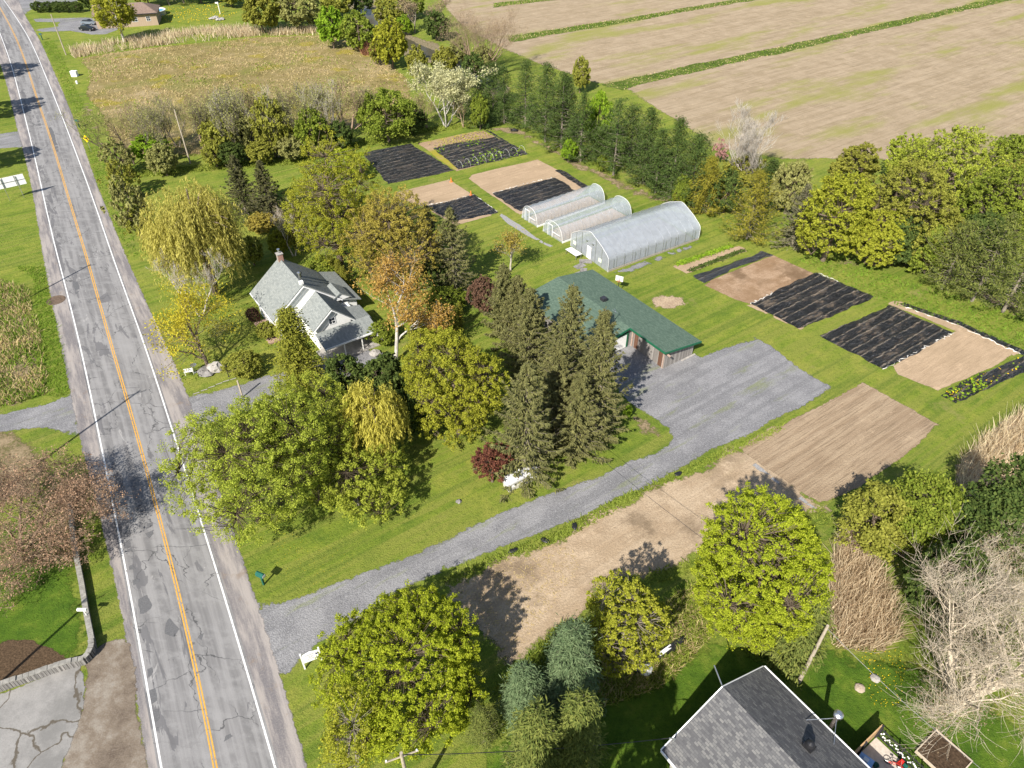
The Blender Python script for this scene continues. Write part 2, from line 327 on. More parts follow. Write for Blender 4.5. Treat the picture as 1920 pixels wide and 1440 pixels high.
# roadside verges of weeds and dead grass
m = M('dry_weeds'); n = m.noise(.5, 6, .7); g = m.noise(4, 6, .8)
c = m.ramp(m.ma('ADD', m.ma('MULTIPLY', n, .6), m.ma('MULTIPLY', g, .4)), [(.35, (.06, .1, .02)), (.47, (.19, .15, .08)), (.6, (.33, .25, .16)), (.72, (.16, .17, .06))])
WEEDS = m.surf(c, .95, .1, m.bump(g, .15), m.ma('MULTIPLY', m.edge_alpha(2.6, .5), m.mr(m.noise(.8, 6, .75), .3, .5, .25, 1)))
sheet('dry_verge', [(-60, 500), (20, 520), (50, 560), (72, 620), (82, 680), (85, 735), (60, 752), (0, 770), (-60, 790)], .005, WEEDS, 1.5, .3, 1.5)
sheet('dry_verge', [(-80, 800), (0, 800), (60, 806), (90, 835), (100, 880), (60, 940), (0, 950), (-80, 960)], .005, WEEDS, 1.5, .4, 1.5)
sheet('dry_verge', [(1050, 1180), (1180, 1180), (1300, 1130), (1310, 1200), (1220, 1270), (1120, 1300), (1000, 1330), (960, 1300)], .005, WEEDS, 1.5, .5, 1.5)
m = M('reed_litter'); g = m.noise(5, 6, .8); n = m.noise(.7, 5, .7)
LITTER = m.surf(m.mix(m.mr(g, .35, .7), m.mix(m.mr(n, .35, .65), (.24, .165, .11), (.4, .3, .2)), (.52, .41, .28)), .95, .1, m.bump(g, .15), m.edge_alpha(1.2, .8))
sheet('dry_verge', [(1560, 1000), (1600, 990), (1650, 1060), (1690, 1180), (1660, 1225), (1560, 1215), (1545, 1100)], .005, LITTER, 1.5, .3, 1.5)
sheet('dry_verge', [(1800, 850), (1860, 800), (1990, 720), (2060, 800), (1920, 1000), (1820, 1000), (1790, 900)], .005, LITTER, 1.5, .3, 1.5)
sheet('dry_verge', [(140, 158), (150, 165), (185, 230), (205, 280), (190, 282), (165, 230)], .0045, WEEDS, 1.5, .3, 1.5)
sheet('dry_verge', [(1180, 760), (1262, 820), (1235, 835), (1165, 778)], .0125, WEEDS, 1, .25, .8)
sheet('worn_patch', [(1212, 562), (1235, 553), (1275, 556), (1300, 566), (1262, 578), (1228, 580)], .006, LITTER, 1, .25, 1)
sheet('needle_litter', [(905, 238), (985, 242), (1050, 280), (1095, 305), (1150, 330), (1230, 362), (1320, 398), (1310, 408), (1220, 375), (1140, 345), (1085, 318), (1030, 285), (970, 255), (910, 248)], .005, WEEDS, 1.5, .5, 1.2)
sheet('needle_litter', [(1560, 500), (1700, 500), (1800, 545), (1925, 600), (1925, 570), (1800, 520), (1700, 480), (1580, 480)], .005, WEEDS, 1.5, .6, 1.5)
m = M('mulch'); g = m.noise(6, 6, .8)
MULCH = m.surf(m.mix(m.mr(g, .35, .7), (.045, .03, .018), (.15, .1, .06)), .95, .1, m.bump(g, .08), m.edge_alpha(.3, 1.5))
sheet('mulch_bed', [(-60, 1230), (15, 1195), (60, 1200), (110, 1222), (140, 1238), (100, 1250), (50, 1268), (-60, 1300)], .006, MULCH, 1, .15, 1)

# road: shoulders, asphalt, painted lines
right = [(7, 0), (17, 13), (33, 37), (50, 63), (67, 97), (90, 153), (120, 227), (150, 307), (182, 393), (210, 480), (233, 543), (260, 613), (283, 680), (300, 733), (320, 797), (337, 850), (355, 903), (368, 953), (380, 985), (397, 1037), (425, 1133), (448, 1207), (475, 1293), (518, 1440), (585, 1680)]
left = [(-26, 0), (-10, 37), (0, 63), (17, 107), (32, 160), (47, 220), (62, 280), (80, 360), (103, 467), (117, 510), (130, 567), (147, 630), (162, 697), (177, 770), (190, 840), (203, 903), (215, 960), (222, 990), (233, 1047), (245, 1110), (255, 1167), (267, 1233), (280, 1310), (293, 1390), (303, 1440), (345, 1680)]
mid = [(-8, 0), (0, 15), (13, 37), (30, 70), (47, 113), (70, 187), (90, 243), (110, 307), (133, 387), (160, 473), (177, 530), (190, 583), (207, 643), (223, 697), (240, 750), (257, 813), (273, 877), (290, 940), (299, 965), (314, 1020), (330, 1087), (348, 1170), (365, 1237), (388, 1327), (408, 1440), (448, 1680)]
outR = [(36, 0), (45, 25), (63, 53), (77, 77), (93, 113), (117, 167), (143, 230), (163, 287), (183, 350), (207, 403), (233, 473), (240, 480), (267, 550), (293, 607), (320, 660), (343, 693), (360, 743), (372, 790), (385, 830), (400, 880), (413, 923), (427, 960), (443, 1017), (467, 1070), (493, 1137), (512, 1200), (533, 1265), (560, 1360), (583, 1440), (645, 1680)]
outL = [(-60, 0), (-40, 37), (-18, 80), (0, 120), (12, 160), (22, 200), (30, 243), (43, 283), (50, 310), (63, 377), (77, 473), (85, 513), (94, 573), (110, 623), (120, 680), (128, 735), (138, 780), (147, 847), (160, 897), (180, 953), (196, 983), (212, 1053), (229, 1160), (243, 1243), (262, 1343), (273, 1440), (305, 1680)]
def smooth_curve(pts, n=90):
    W = np.array([gp(*p)[:2] for p in pts]); s = np.r_[0, np.cumsum(np.linalg.norm(np.diff(W, axis=0), axis=1))]
    ss = np.linspace(0, s[-1], n); q = np.stack([np.interp(ss, s, W[:, k]) for k in (0, 1)], 1)
    k = np.ones(7)/7
    for _ in range(2):
        p = np.pad(q, ((3, 3), (0, 0)), 'reflect', reflect_type='odd'); q = np.stack([np.convolve(p[:, j], k, 'valid') for j in (0, 1)], 1)
    return q
CR, CL, CM, OR, OL = (smooth_curve(p) for p in (right, left, mid, outR, outL))
# re-sample all on the centre line's stations so the lanes stay square
def strip(name, A, B, z, mat, lat=9, kind='structure', jit=0):
    n = len(A); t = np.linspace(0, 1, lat); rng = np.random.default_rng(3)
    V = A[:, None, :]*(1-t)[None, :, None]+B[:, None, :]*t[None, :, None]
    lon = np.r_[0, np.cumsum(np.linalg.norm(np.diff((A+B)/2, axis=0), axis=1))]
    if jit: V[:, 0] += rng.normal(size=(n, 2))*jit; V[:, -1] += rng.normal(size=(n, 2))*jit
    wd = np.linalg.norm(A-B, axis=1)
    ed = (np.minimum(t, 1-t)[None, :]*wd[:, None])
    V = np.concatenate([V.reshape(-1, 2), np.full((n*lat, 1), z)], 1)
    i, j = np.meshgrid(np.arange(n-1), np.arange(lat-1), indexing='ij'); k = (i*lat+j).ravel()
    F = np.stack([k, k+1, k+lat+1, k+lat], 1)
    e1 = V[F[0, 1]]-V[F[0, 0]]; e2 = V[F[0, 3]]-V[F[0, 0]]
    if e1[0]*e2[1]-e1[1]*e2[0] < 0: F = F[:, ::-1]
    o = obj(name, mesh(name, V, F, [mat], False, {'lat': np.tile(t, n), 'lon': np.repeat(lon, lat), 'edge': ed.ravel()})); o['kind'] = kind; return o
m = M('shoulder'); n = m.noise(.5, 6, .7); g = m.noise(9, 6, .8); lat, lon = m.attr('lat'), m.attr('lon')
comb = m.n('ShaderNodeCombineXYZ'); m.put(comb.inputs[0], m.ma('MULTIPLY', lat, 12)); m.put(comb.inputs[1], m.ma('MULTIPLY', lon, .12))
s2 = m.noise(.9, 5, .7, comb.outputs[0])
c = m.mix(m.mr(s2, .38, .62), (.15, .14, .145), (.31, .28, .26)); c = m.mix(m.mr(g, .45, .75, 0, .7), c, (.36, .33, .3)); c = m.mix(m.mr(n, .56, .7, 0, .6), c, (.21, .16, .12))
SHOULDER = m.surf(c, .95, .15, m.bump(g, .03), m.edge_alpha(.45, 1.2))
strip('road_shoulder', OL, OR, .016, SHOULDER, 25)
m = M('asphalt'); lat, lon = m.attr('lat'), m.attr('lon')
comb = m.n('ShaderNodeCombineXYZ'); m.put(comb.inputs[0], m.ma('MULTIPLY', lat, 7.3)); m.put(comb.inputs[1], lon); rv = comb.outputs[0]  # metres across and along the road
g = m.noise(16, 5, .8, rv); n = m.noise(.6, 5, .7, rv); lonst = m.noise(1.1, 4, .6, m.mapv(0, (1.3, .05, 1), rv))
c = m.mix(m.mr(lonst, .36, .64), (.16, .156, .155), (.26, .254, .25))
c = m.mix(m.mr(n, .45, .62, 0, .5), c, (.29, .285, .28)); c = m.mix(m.mr(g, .4, .75, 0, .5), c, (.12, .12, .125))
# old patches, denser in the lane away from the house
pt = m.ma('ADD', m.noise(.55, 5, .62, m.mapv(0, (1, .22, 1), rv), .6), m.mr(lat, .0, .6, .05, -.045))
c = m.mix(m.mr(pt, .585, .6, 0, .75), c, (.115, .113, .118))
c = m.mix(m.mr(m.noise(.8, 5, .62, m.mapv(0, (1, .3, 1), rv, (9, 40, 0)), .8), .66, .675, 0, .6), c, (.34, .33, .32))
cr1 = m.vor(.23, m.mapv(0, (.8, .6, 1), m.n('ShaderNodeVectorMath', operation='ADD').outputs[0]), 'DISTANCE_TO_EDGE') if False else None
wob = m.n('ShaderNodeVectorMath', operation='ADD'); nv = m.n('ShaderNodeTexNoise'); nv.inputs['Scale'].default_value = .8; nv.inputs['Detail'].default_value = 5; m.put(nv.inputs['Vector'], rv)
sc_ = m.n('ShaderNodeVectorMath', operation='SCALE'); m.put(sc_.inputs[0], nv.outputs['Color']); sc_.inputs['Scale'].default_value = 1.6
m.put(wob.inputs[0], rv); m.put(wob.inputs[1], sc_.outputs[0])
ce = m.vor(.2, m.mapv(0, (1.6, 1, 1), wob.outputs[0]), 'DISTANCE_TO_EDGE')
c = m.mix(m.ma('MULTIPLY', m.mr(ce, .004, .011, 1, 0), m.mr(m.noise(.25, 3, .5, rv), .42, .55, .1, .8)), c, (.06, .06, .062))
tr = m.ma('ABSOLUTE', m.ma('SUBTRACT', m.ma('FRACT', m.ma('ADD', m.ma('MULTIPLY', lon, .11), m.ma('MULTIPLY', m.noise(.5, 5, .6, rv), .12))), .5))
c = m.mix(m.ma('MULTIPLY', m.mr(tr, .003, .007, 1, 0), m.mr(m.noise(.4, 2, .5, rv), .47, .56, 0, .7)), c, (.075, .075, .078))
ASPH = m.surf(c, .9, .2, m.bump(g, .01))
def offset_line(C, d):
    t = np.gradient(C, axis=0); t /= np.linalg.norm(t, axis=1)[:, None]; return C+np.stack([t[:, 1], -t[:, 0]], 1)*d
sg = 1 if (offset_line(CL, 1)[40]-CL[40])@(CR[40]-CL[40]) > 0 else -1
strip('road', offset_line(CL, -.25*sg), offset_line(CR, .25*sg), .021, ASPH, 25)
def paint(name, c, wear):
    m = M(name); n = m.noise(2.5, 6, .75); return m.surf(m.mix(m.mr(m.noise(9, 4, .7), .4, .7), c, tuple(x*.8 for x in c)), .7, .3, None, m.mr(n, wear-.06, wear+.02))
WHITE_L = paint('white_road_paint', (.74, .74, .73), .40); YEL_L = paint('yellow_road_paint', (.62, .33, .05), .42)
for C, d, mt, nm, wd in ((CL, 0, WHITE_L, 'edge_line', .075), (CR, 0, WHITE_L, 'edge_line', .075), (CM, -.11, YEL_L, 'centre_line', .055), (CM, .11, YEL_L, 'centre_line', .055)):
    strip(nm, offset_line(C, d-wd), offset_line(C, d+wd), .026, mt, 2)
m = M('asphalt_patch'); g = m.noise(10, 5, .8)
PATCH = m.surf(m.mix(m.mr(g, .35, .7), (.10, .10, .105), (.15, .15, .152)), .9, .2, m.bump(g, .01), m.edge_alpha(.08, 3))
for q in ([(230, 1000), (243, 985), (250, 1050), (262, 1090), (248, 1100)], [(275, 975), (285, 973), (288, 1000), (280, 1010), (273, 1000)], [(258, 1125), (276, 1115), (285, 1135), (280, 1150), (262, 1152)], [(312, 1155), (322, 1165), (335, 1180), (325, 1195), (310, 1188)], [(326, 1190), (338, 1186), (342, 1222), (330, 1215)], [(310, 1238), (340, 1225), (345, 1230), (315, 1246)], [(265, 1195), (275, 1200), (292, 1290), (300, 1330), (312, 1420), (300, 1420), (285, 1330)], [(412, 1385), (435, 1375), (438, 1382), (418, 1393)], [(365, 1195), (385, 1185), (380, 1200)], [(135, 530), (145, 525), (150, 545), (142, 555)], [(65, 200), (72, 215), (85, 262), (78, 255), (68, 222)], [(85, 205), (92, 225), (105, 260), (112, 290), (102, 280), (92, 245)]):
    sheet('road_patch', q, .0245, PATCH, .4, .05, .5)

# cracked parking lot and the dirt beside it
m = M('dirt'); n = m.noise(.35, 6, .7); g = m.noise(7, 6, .8)
c = m.ramp(n, [(.34, (.105, .08, .06)), (.5, (.18, .145, .11)), (.62, (.26, .23, .19)), (.72, (.2, .19, .18))]); c = m.mix(m.mr(g, .45, .75, 0, .5), c, (.3, .26, .22))
DIRT = m.surf(c, .95, .15, m.bump(g, .05), m.edge_alpha(.5, 1))
sheet('dirt_strip', [(160, 1236), (195, 1200), (232, 1190), (250, 1260), (268, 1350), (283, 1440), (310, 1680), (60, 1680), (110, 1440), (150, 1330)], .018, DIRT, 1.2, .2, 1.2)
m = M('old_asphalt'); n = m.noise(.3, 6, .7); g = m.noise(10, 5, .8)
wob = m.n('ShaderNodeVectorMath', operation='ADD'); nv = m.n('ShaderNodeTexNoise'); nv.inputs['Scale'].default_value = .5; nv.inputs['Detail'].default_value = 6; m.put(nv.inputs['Vector'], m.co())
sc_ = m.n('ShaderNodeVectorMath', operation='SCALE'); m.put(sc_.inputs[0], nv.outputs['Color']); sc_.inputs['Scale'].default_value = 2.2
m.put(wob.inputs[0], m.co()); m.put(wob.inputs[1], sc_.outputs[0])
ce = m.vor(.2, wob.outputs[0], 'DISTANCE_TO_EDGE')
c = m.mix(m.mr(n, .35, .65), (.185, .18, .17), (.285, .275, .26)); c = m.mix(m.mr(g, .42, .75, 0, .5), c, (.14, .135, .13)); c = m.mix(m.mr(ce, .006, .02, .9, 0), c, (.09, .075, .055))
OLDASPH = m.surf(c, .92, .15, m.bump(g, .01), m.edge_alpha(.35, 1.2))
sheet('parking_lot', [(-120, 1330), (0, 1298), (67, 1278), (155, 1243), (164, 1277), (154, 1337), (135, 1393), (118, 1440), (60, 1680), (-200, 1680)], .022, OLDASPH, 1.2, .15, 1.5)
# creek
m = M('creek_water'); CREEK = m.surf((.07, .06, .035), .35, .4, m.bump(m.noise(1.2, 4, .6), .05, .4))
sheet('creek_water', [(655, -30), (690, -30), (695, 20), (730, 55), (775, 78), (830, 102), (870, 125), (950, 165), (935, 175), (850, 135), (800, 108), (745, 84), (700, 60), (668, 25)], .006, CREEK, 2, .3, 3)
m = M('creek_bank'); g = m.noise(1.5, 6, .75)
BANK = m.surf(m.ramp(g, [(.35, (.08, .1, .025)), (.5, (.2, .16, .1)), (.65, (.3, .24, .17))]), .95, .1, m.bump(g, .2), m.edge_alpha(1.5, .6))
sheet('creek_bank', [(640, -30), (705, -30), (712, 15), (745, 48), (790, 70), (845, 94), (890, 118), (960, 155), (950, 190), (850, 150), (790, 120), (730, 95), (690, 70), (655, 30)], .0045, BANK, 2.5, .6, 3)
# field ditches
m = M('ditch_grass'); g = m.noise(1.2, 6, .8); n = m.noise(.2, 4, .6)
DITCH = m.surf(m.ramp(m.ma('ADD', m.ma('MULTIPLY', g, .6), m.ma('MULTIPLY', n, .4)), [(.36, (.035, .06, .012)), (.5, (.09, .13, .02)), (.64, (.25, .22, .09))]), .95, .1, m.bump(g, .3), m.edge_alpha(.9, .5))
ditches = [[(925, 14), (1000, 5), (1080, -5), (1200, -22), (1200, -28), (1080, -12), (1000, -3), (925, 6)],
           [(955, 80), (1060, 62), (1190, 40), (1300, 20), (1440, -4), (1560, -22), (1560, -29), (1440, -11), (1300, 12), (1190, 31), (1060, 51), (950, 68)],
           [(1165, 170), (1215, 156), (1300, 137), (1420, 110), (1570, 76), (1700, 45), (1880, 4), (2000, -22), (2000, -32), (1880, -7), (1700, 33), (1570, 63), (1420, 96), (1300, 121), (1210, 140), (1120, 158)]]
for q in ditches: sheet('field_ditch', q, .009, DITCH, 2, .3, 2)
# ------------------------------------------------------------------ materials for things
def metal(name, c, r=.35): return plain(name, c, r, .5, .9, .05)
WHITE = plain('white_paint', (.78, .77, .74), .55, .3, var=.05); TRIM_W = plain('white_trim', (.8, .8, .8), .4, .4, var=.03)
GREEN_TRIM = plain('green_trim', (.015, .11, .055), .5, .3); DARKMETAL = plain('dark_metal', (.03, .03, .035), .4, .5)
GALV = metal('galvanised', (.6, .61, .62), .3); BLACKPL = plain('black_plastic', (.018, .018, .02), .4, .5)
CONC = plain('concrete', (.33, .31, .285), .9, .2, var=.2); CONCDK = plain('grey_stone', (.2, .19, .18), .9, .2, var=.3, scale=2)
WOODGREY = plain('grey_wood', (.3, .27, .23), .85, .2, var=.25, scale=4); WOODTAN = plain('tan_wood', (.45, .29, .15), .7, .2, var=.15)
POLEW = plain('pole_wood', (.36, .31, .24), .85, .2, var=.2, scale=2); REDC = plain('red_plastic', (.6, .03, .02), .4, .4)
PALEW = plain('pale_pink_wood', (.42, .31, .25), .8, .2, var=.2); BLUEPL = plain('blue_plastic', (.22, .42, .75), .4, .4); GREENPL = plain('green_plastic', (.012, .1, .075), .45, .4)
def shingles(name, c1, c2, c3, scale=1.0, rough=.95, bumpd=.02):
    m = M(name); uv = m.n('ShaderNodeTexCoord').outputs['Object']
    # rows follow the slope: height measured in the roof's own frame
    b = m.n('ShaderNodeTexBrick'); m.put(b.inputs['Vector'], m.mapv(0, (1, 1.1, 1), uv)); b.offset = .37; b.squash = 1
    for k, c in (('Color1', (0, 0, 0)), ('Color2', (1, 1, 1)), ('Mortar', (.0, .0, .0))): b.inputs[k].default_value = (*c, 1)
    b.inputs['Scale'].default_value = scale; b.inputs['Brick Width'].default_value = .34; b.inputs['Row Height'].default_value = .17; b.inputs['Mortar Size'].default_value = .012; b.inputs['Bias'].default_value = 0
    n = m.noise(1.2, 5, .7); g = m.noise(22, 3, .7)
    v = m.ma('ADD', m.ma('MULTIPLY', b.outputs['Color'], .6), m.ma('MULTIPLY', n, .4))
    c = m.ramp(v, [(.15, c1), (.5, c2), (.85, c3)]); c = m.mix(m.mr(g, .4, .7, 0, .35), c, c1)
    return m.surf(c, rough, .15, m.bump(b.outputs['Color'], bumpd, .5))
ROOFGREY = shingles('grey_shingles', (.17, .185, .18), (.225, .24, .23), (.27, .285, .27))
ROOFGREEN = shingles('green_shingles', (.07, .108, .082), (.098, .145, .108), (.13, .182, .138))
ROOFBR = shingles('mottled_shingles', (.075, .075, .08), (.12, .12, .122), (.19, .187, .18), .95, bumpd=.03)
ROOFBROWN = shingles('brown_shingles', (.16, .115, .09), (.22, .16, .13), (.28, .21, .17))
def siding(name, a, b, vertical=False, rows=.2, seams=.06):
    m = M(name); x = m.n('ShaderNodeSeparateXYZ'); m.put(x.inputs[0], m.co())
    v = m.ma('ADD', x.outputs[0], x.outputs[1]) if vertical else x.outputs[2]
    f = m.ma('FRACT', m.ma('DIVIDE', v, rows)); cell = m.ma('FLOOR', m.ma('DIVIDE', v, rows))
    wn_ = m.n('ShaderNodeTexWhiteNoise', noise_dimensions='1D'); m.put(wn_.inputs['W'], cell)
    g = m.noise(1.5, 5, .7, m.mapv(0, (1, 1, .15) if vertical else (.15, .15, 1)))
    c = m.mix(m.ma('ADD', m.ma('MULTIPLY', wn_.outputs[0], .5), m.ma('MULTIPLY', g, .5)), a, b)
    c = m.mix(m.mr(f, 0, seams, .8, 0), c, tuple(q*.35 for q in a))
    return m.surf(c, .85, .2, m.bump(f, .02, .5))
SIDEW = siding('white_clapboard', (.78, .78, .76), (.86, .86, .84), rows=.14)
BOARD = siding('weathered_boards', (.12, .108, .098), (.40, .375, .35), True, .19, .2)
REDBOARD = siding('red_stained_boards', (.1, .05, .033), (.18, .1, .065), True, .16, .12)
TANSIDE = siding('tan_siding', (.33, .25, .18), (.4, .31, .23), True, .3); GREYSIDE = siding('grey_siding', (.35, .33, .3), (.42, .4, .37), rows=.18)
m = M('brick'); BRICK = m.surf(m.brick((.35, .09, .04), (.27, .07, .035), (.3, .26, .22), 4), .9)
m = M('window_glass'); GLASS = m.surf((.03, .035, .04), .08, .6)
m = M('deck_boards'); DECK = m.surf(m.mix(m.wave(3.5, .3), (.4, .28, .22), (.3, .2, .15)), .85)
def film(name, alpha, tint):
    m = M(name); n = m.noise(1.1, 5, .7); n2 = m.noise(.5, 3, .6)
    return m.surf(m.mix(m.mr(n, .35, .65), tint, tuple(min(.9, q*1.06) for q in tint)), .25, .5, m.bump(n2, .05, .15), m.mr(n, .3, .72, alpha-.06, alpha+.06))
FILM = film('clear_poly_film', .42, (.42, .47, .52)); FILMW = film('milky_poly_film', .58, (.38, .415, .455))

# ------------------------------------------------------------------ white farmhouse
def gable_roof(a0, a1, b0, bm, b1, z0, zm, z1, t=.16):
    m = MB(); m.slab([(a0, b0, z0), (a1, b0, z0), (a1, bm, zm), (a0, bm, zm)], t); m.slab([(a0, bm, zm+.003), (a1, bm, zm+.003), (a1, b1, z1), (a0, b1, z1)], t); return m
def gable_wall(a0, a1, b0, bm, b1, z0, zm, z1):
    return MB().ext([(a0, b0, 0), (a0, b0, z0), (a0, bm, zm), (a0, b1, z1), (a0, b1, 0)], (a1-a0, 0, 0))
def window(parent, face, u0, u1, z0, z1, at, mat=None):
    """face 'a' = wall whose normal runs along local x at x=at, 'b' = along local y"""
    f = MB(); g = MB(); t = .07; s_ = 1 if at[1] > 0 else -1; p = at[0]
    def bx(mb, ua, ub, za, zb, d0, d1):
        if face == 'a': mb.box(p+s_*d0, ua, za, p+s_*d1, ub, zb)
        else: mb.box(ua, p+s_*d0, za, ub, p+s_*d1, zb)
    bx(f, u0, u1, z0, z0+t, .0, .06); bx(f, u0, u1, z1-t, z1, .0, .06); bx(f, u0, u0+t, z0+t, z1-t, .0, .06); bx(f, u1-t, u1, z0+t, z1-t, .0, .06)
    bx(f, (u0+u1)/2-.025, (u0+u1)/2+.025, z0+t, z1-t, .0, .05); bx(f, u0+t, u1-t, (z0+z1)/2-.025, (z0+z1)/2+.025, .0, .045)
    fo = f.build('window', TRIM_W, parent); bx(g, u0+t, u1-t, z0+t, z1-t, .01, .03); g.build('pane', GLASS, fo)
h = thing('farmhouse', 'white farmhouse with steep grey gable roofs and brick chimney beside the road', 'house', (0, 0, 0), LOT_RZ)
wl = gable_wall(-87.0, -79.35, 18.55, 22.85, 27.15, 3.75, 7.0, 3.75); wl.ext([(-79.35, 21.9, 0), (-79.35, 21.9, 3.75), (-79.35, 24.2, 5.6), (-79.35, 26.6, 3.4), (-79.35, 26.6, 0)], (4.95, 0, 0)); wl.build('wall', SIDEW, h)
MB().box(-86.9, 27.1, 0, -79.5, 29.7, 2.3).box(-79.5, 26.6, 0, -77.2, 28.4, 2.1).build('side_wall', SIDEW, h)
rf = gable_roof(-87.4, -79.0, 18.0, 22.85, 27.6, 3.4, 7.2, 3.4).build('roof', ROOFGREY, h)
gable_roof(-78.995, -73.95, 21.35, 24.2, 27.05, 3.45, 5.8, 3.1).build('wing_roof', ROOFGREY, h)
MB().slab([(-87.5, 27.605, 3.25), (-78.9, 27.605, 3.25), (-78.9, 30.2, 2.4), (-87.5, 30.2, 2.4)], .12).build('lean_to_roof', ROOFGREY, h)
MB().slab([(-73.945, 21.5, 3.0), (-71.1, 21.5, 2.35), (-71.1, 28.9, 2.35), (-73.945, 28.9, 3.0)], .12).slab([(-77.6, 27.1, 2.95), (-73.95, 27.1, 2.95), (-73.95, 29.3, 2.45), (-77.6, 29.3, 2.45)], .12).build('porch_roof', ROOFGREY, h)
gable_roof(-82.0, -78.85, 26.0, 27.4, 28.9, 3.5, 4.35, 3.3).build('dormer_roof', ROOFGREY, h)
MB().ext([(-79.1, 26.2, 3.2), (-79.1, 27.4, 4.2), (-79.1, 28.7, 3.2)], (.1, 0, 0)).build('dormer_wall', SIDEW, h)
MB().box(-71.2, 21.5, 2.12, -71.02, 28.9, 2.34).build('fascia', TRIM_W, h)
tr = MB()
for (b0, z0, b1, z1) in ((18.0, 3.2, 22.85, 7.0), (27.6, 3.2, 22.85, 7.0)): tr.slab([(-79.0, b0, z0), (-78.93, b0, z0), (-78.93, b1, z1), (-79.0, b1, z1)], .18)
for (b0, z0, b1, z1) in ((21.35, 3.3, 24.2, 5.62), (27.05, 2.95, 24.2, 5.62)): tr.slab([(-73.94, b0, z0), (-73.88, b0, z0), (-73.88, b1, z1), (-73.94, b1, z1)], .16)
tr.box(-87.4, 17.9, 3.16, -79.0, 17.99, 3.34).build('gutter', TRIM_W, h)
for b in (21.7, 24.1, 26.5, 28.7): MB().box(-71.35, b-.06, .1, -71.22, b+.06, 2.2).build('porch_post', WHITE, h)
MB().box(-74.3, 21.3, .02, -70.9, 29.6, .16).build('porch_floor', CONC, h)
dk = MB().box(-85.0, 16.9, .1, -79.2, 18.5, .28); dk.build('deck', DECK, h)
ch = MB().box(-87.15, 22.5, 5.9, -86.5, 23.2, 8.0).build('chimney', BRICK, h); MB().box(-87.22, 22.43, 8.0, -86.43, 23.27, 8.12).build('chimney_cap', CONC, ch); MB().lathe([(.12, 0), (.12, .5), (.2, .52), (.2, .6)], (-86.83, 22.85, 8.12), 10).build('flue', GALV, ch)
MB().lathe([(.14, 0), (.14, .9), (.24, .92), (.24, 1.05), (.05, 1.15)], (-81.0, 23.2, 6.85), 10).build('vent_pipe', GALV, h)
MB().lathe([(.2, 0), (.2, .5), (.32, .55), (.3, .7)], (-82.2, 23.6, 6.5), 10).build('roof_ventilator', DARKMETAL, h); MB().box(-79.7, 22.55, 7.05, -79.3, 23.05, 7.5).build('ridge_vent', WHITE, h)
window(h, 'a', 20.1, 21.0, 3.0, 4.2, (-79.35, 1)); window(h, 'a', 23.7, 24.6, 3.25, 4.2, (-74.4, 1))
for a in (-85.9, -82.9): window(h, 'b', a, a+1, 1.2, 2.7, (18.55, -1))
MB().box(-80.6, 18.42, .3, -79.75, 18.53, 2.3).build('door', plain('pale_door', (.6, .55, .5)), h)

# ------------------------------------------------------------------ green-roofed workshop
h = thing('workshop', 'long low workshop with a green shingle roof and weathered board walls by the gravel yard', 'shed', (0, 0, 0), LOT_RZ)
MB().ext([(-66.4, 48.8, 0), (-66.4, 48.8, 2.15), (-66.4, 54.7, 3.05), (-66.4, 60.6, 2.15), (-66.4, 60.6, 0)], (14.0, 0, 0)).build('wall', BOARD, h)
MB().ext([(-52.39, 55.5, 0), (-52.39, 55.5, 2.8), (-52.39, 60.6, 2.05), (-52.39, 60.6, 0)], (6.1, 0, 0)).build('wing_wall', BOARD, h)
MB().slab([(-66.9, 48.4, 2.25), (-52.0, 48.4, 2.25), (-52.0, 54.7, 3.25), (-66.9, 54.7, 3.25)], .12).slab([(-66.9, 54.7, 3.253), (-45.7, 54.7, 3.253), (-45.7, 61.1, 2.25), (-66.9, 61.1, 2.25)], .12).build('roof', ROOFGREEN, h)
fa = MB().slab([(-45.695, 54.6, 3.26), (-45.6, 54.6, 3.26), (-45.6, 61.15, 2.24), (-45.695, 61.15, 2.24)], .24)
fa.slab([(-51.995, 48.4, 2.26), (-51.9, 48.4, 2.26), (-51.9, 54.58, 3.25), (-51.995, 54.58, 3.25)], .24); fa.box(-51.9, 54.58, 3.0, -45.7, 54.69, 3.26); fa.build('fascia', GREEN_TRIM, h)
MB().box(-52.0, 55.2, 2.5, -45.3, 55.35, 2.68).build('beam', PALEW, h)
for a in (-52.1, -46.45): MB().box(a-.07, 55.36, 0, a+.07, 55.49, 2.6).build('corner_post', PALEW, h)
MB().box(-51.7, 55.42, .05, -51.1, 55.492, 2.4).build('stained_panel', REDBOARD, h); MB().box(-47.3, 55.42, .05, -46.7, 55.492, 2.4).build('stained_panel', REDBOARD, h)
d = MB().box(-52.38, 52.5, .05, -52.3, 54.6, 2.05).build('door', WHITE, h)
MB().box(-52.38, 52.25, .03, -52.25, 52.5, 2.1).box(-52.38, 54.6, .03, -52.25, 54.85, 2.1).box(-52.38, 52.25, 2.1, -52.25, 54.85, 2.34).build('door_frame', GREEN_TRIM, h)
MB().box(-59.3, 55.9, 3.0, -58.6, 56.6, 3.5).build('roof_vent', DARKMETAL, h)
MB().tube([(-54.3, 54.0, 3.1), (-54.3, 54.0, 5.0)], .035, 6).tube([(-54.8, 54.0, 4.7), (-53.8, 54.0, 4.7)], .025, 4).tube([(-54.7, 54.2, 4.9), (-53.9, 53.8, 4.9)], .025, 4).build('aerial', GALV, h)
MB().box(-46.2, 58.5, .0, -45.95, 60.9, .08).build('doorstep', CONC, h)

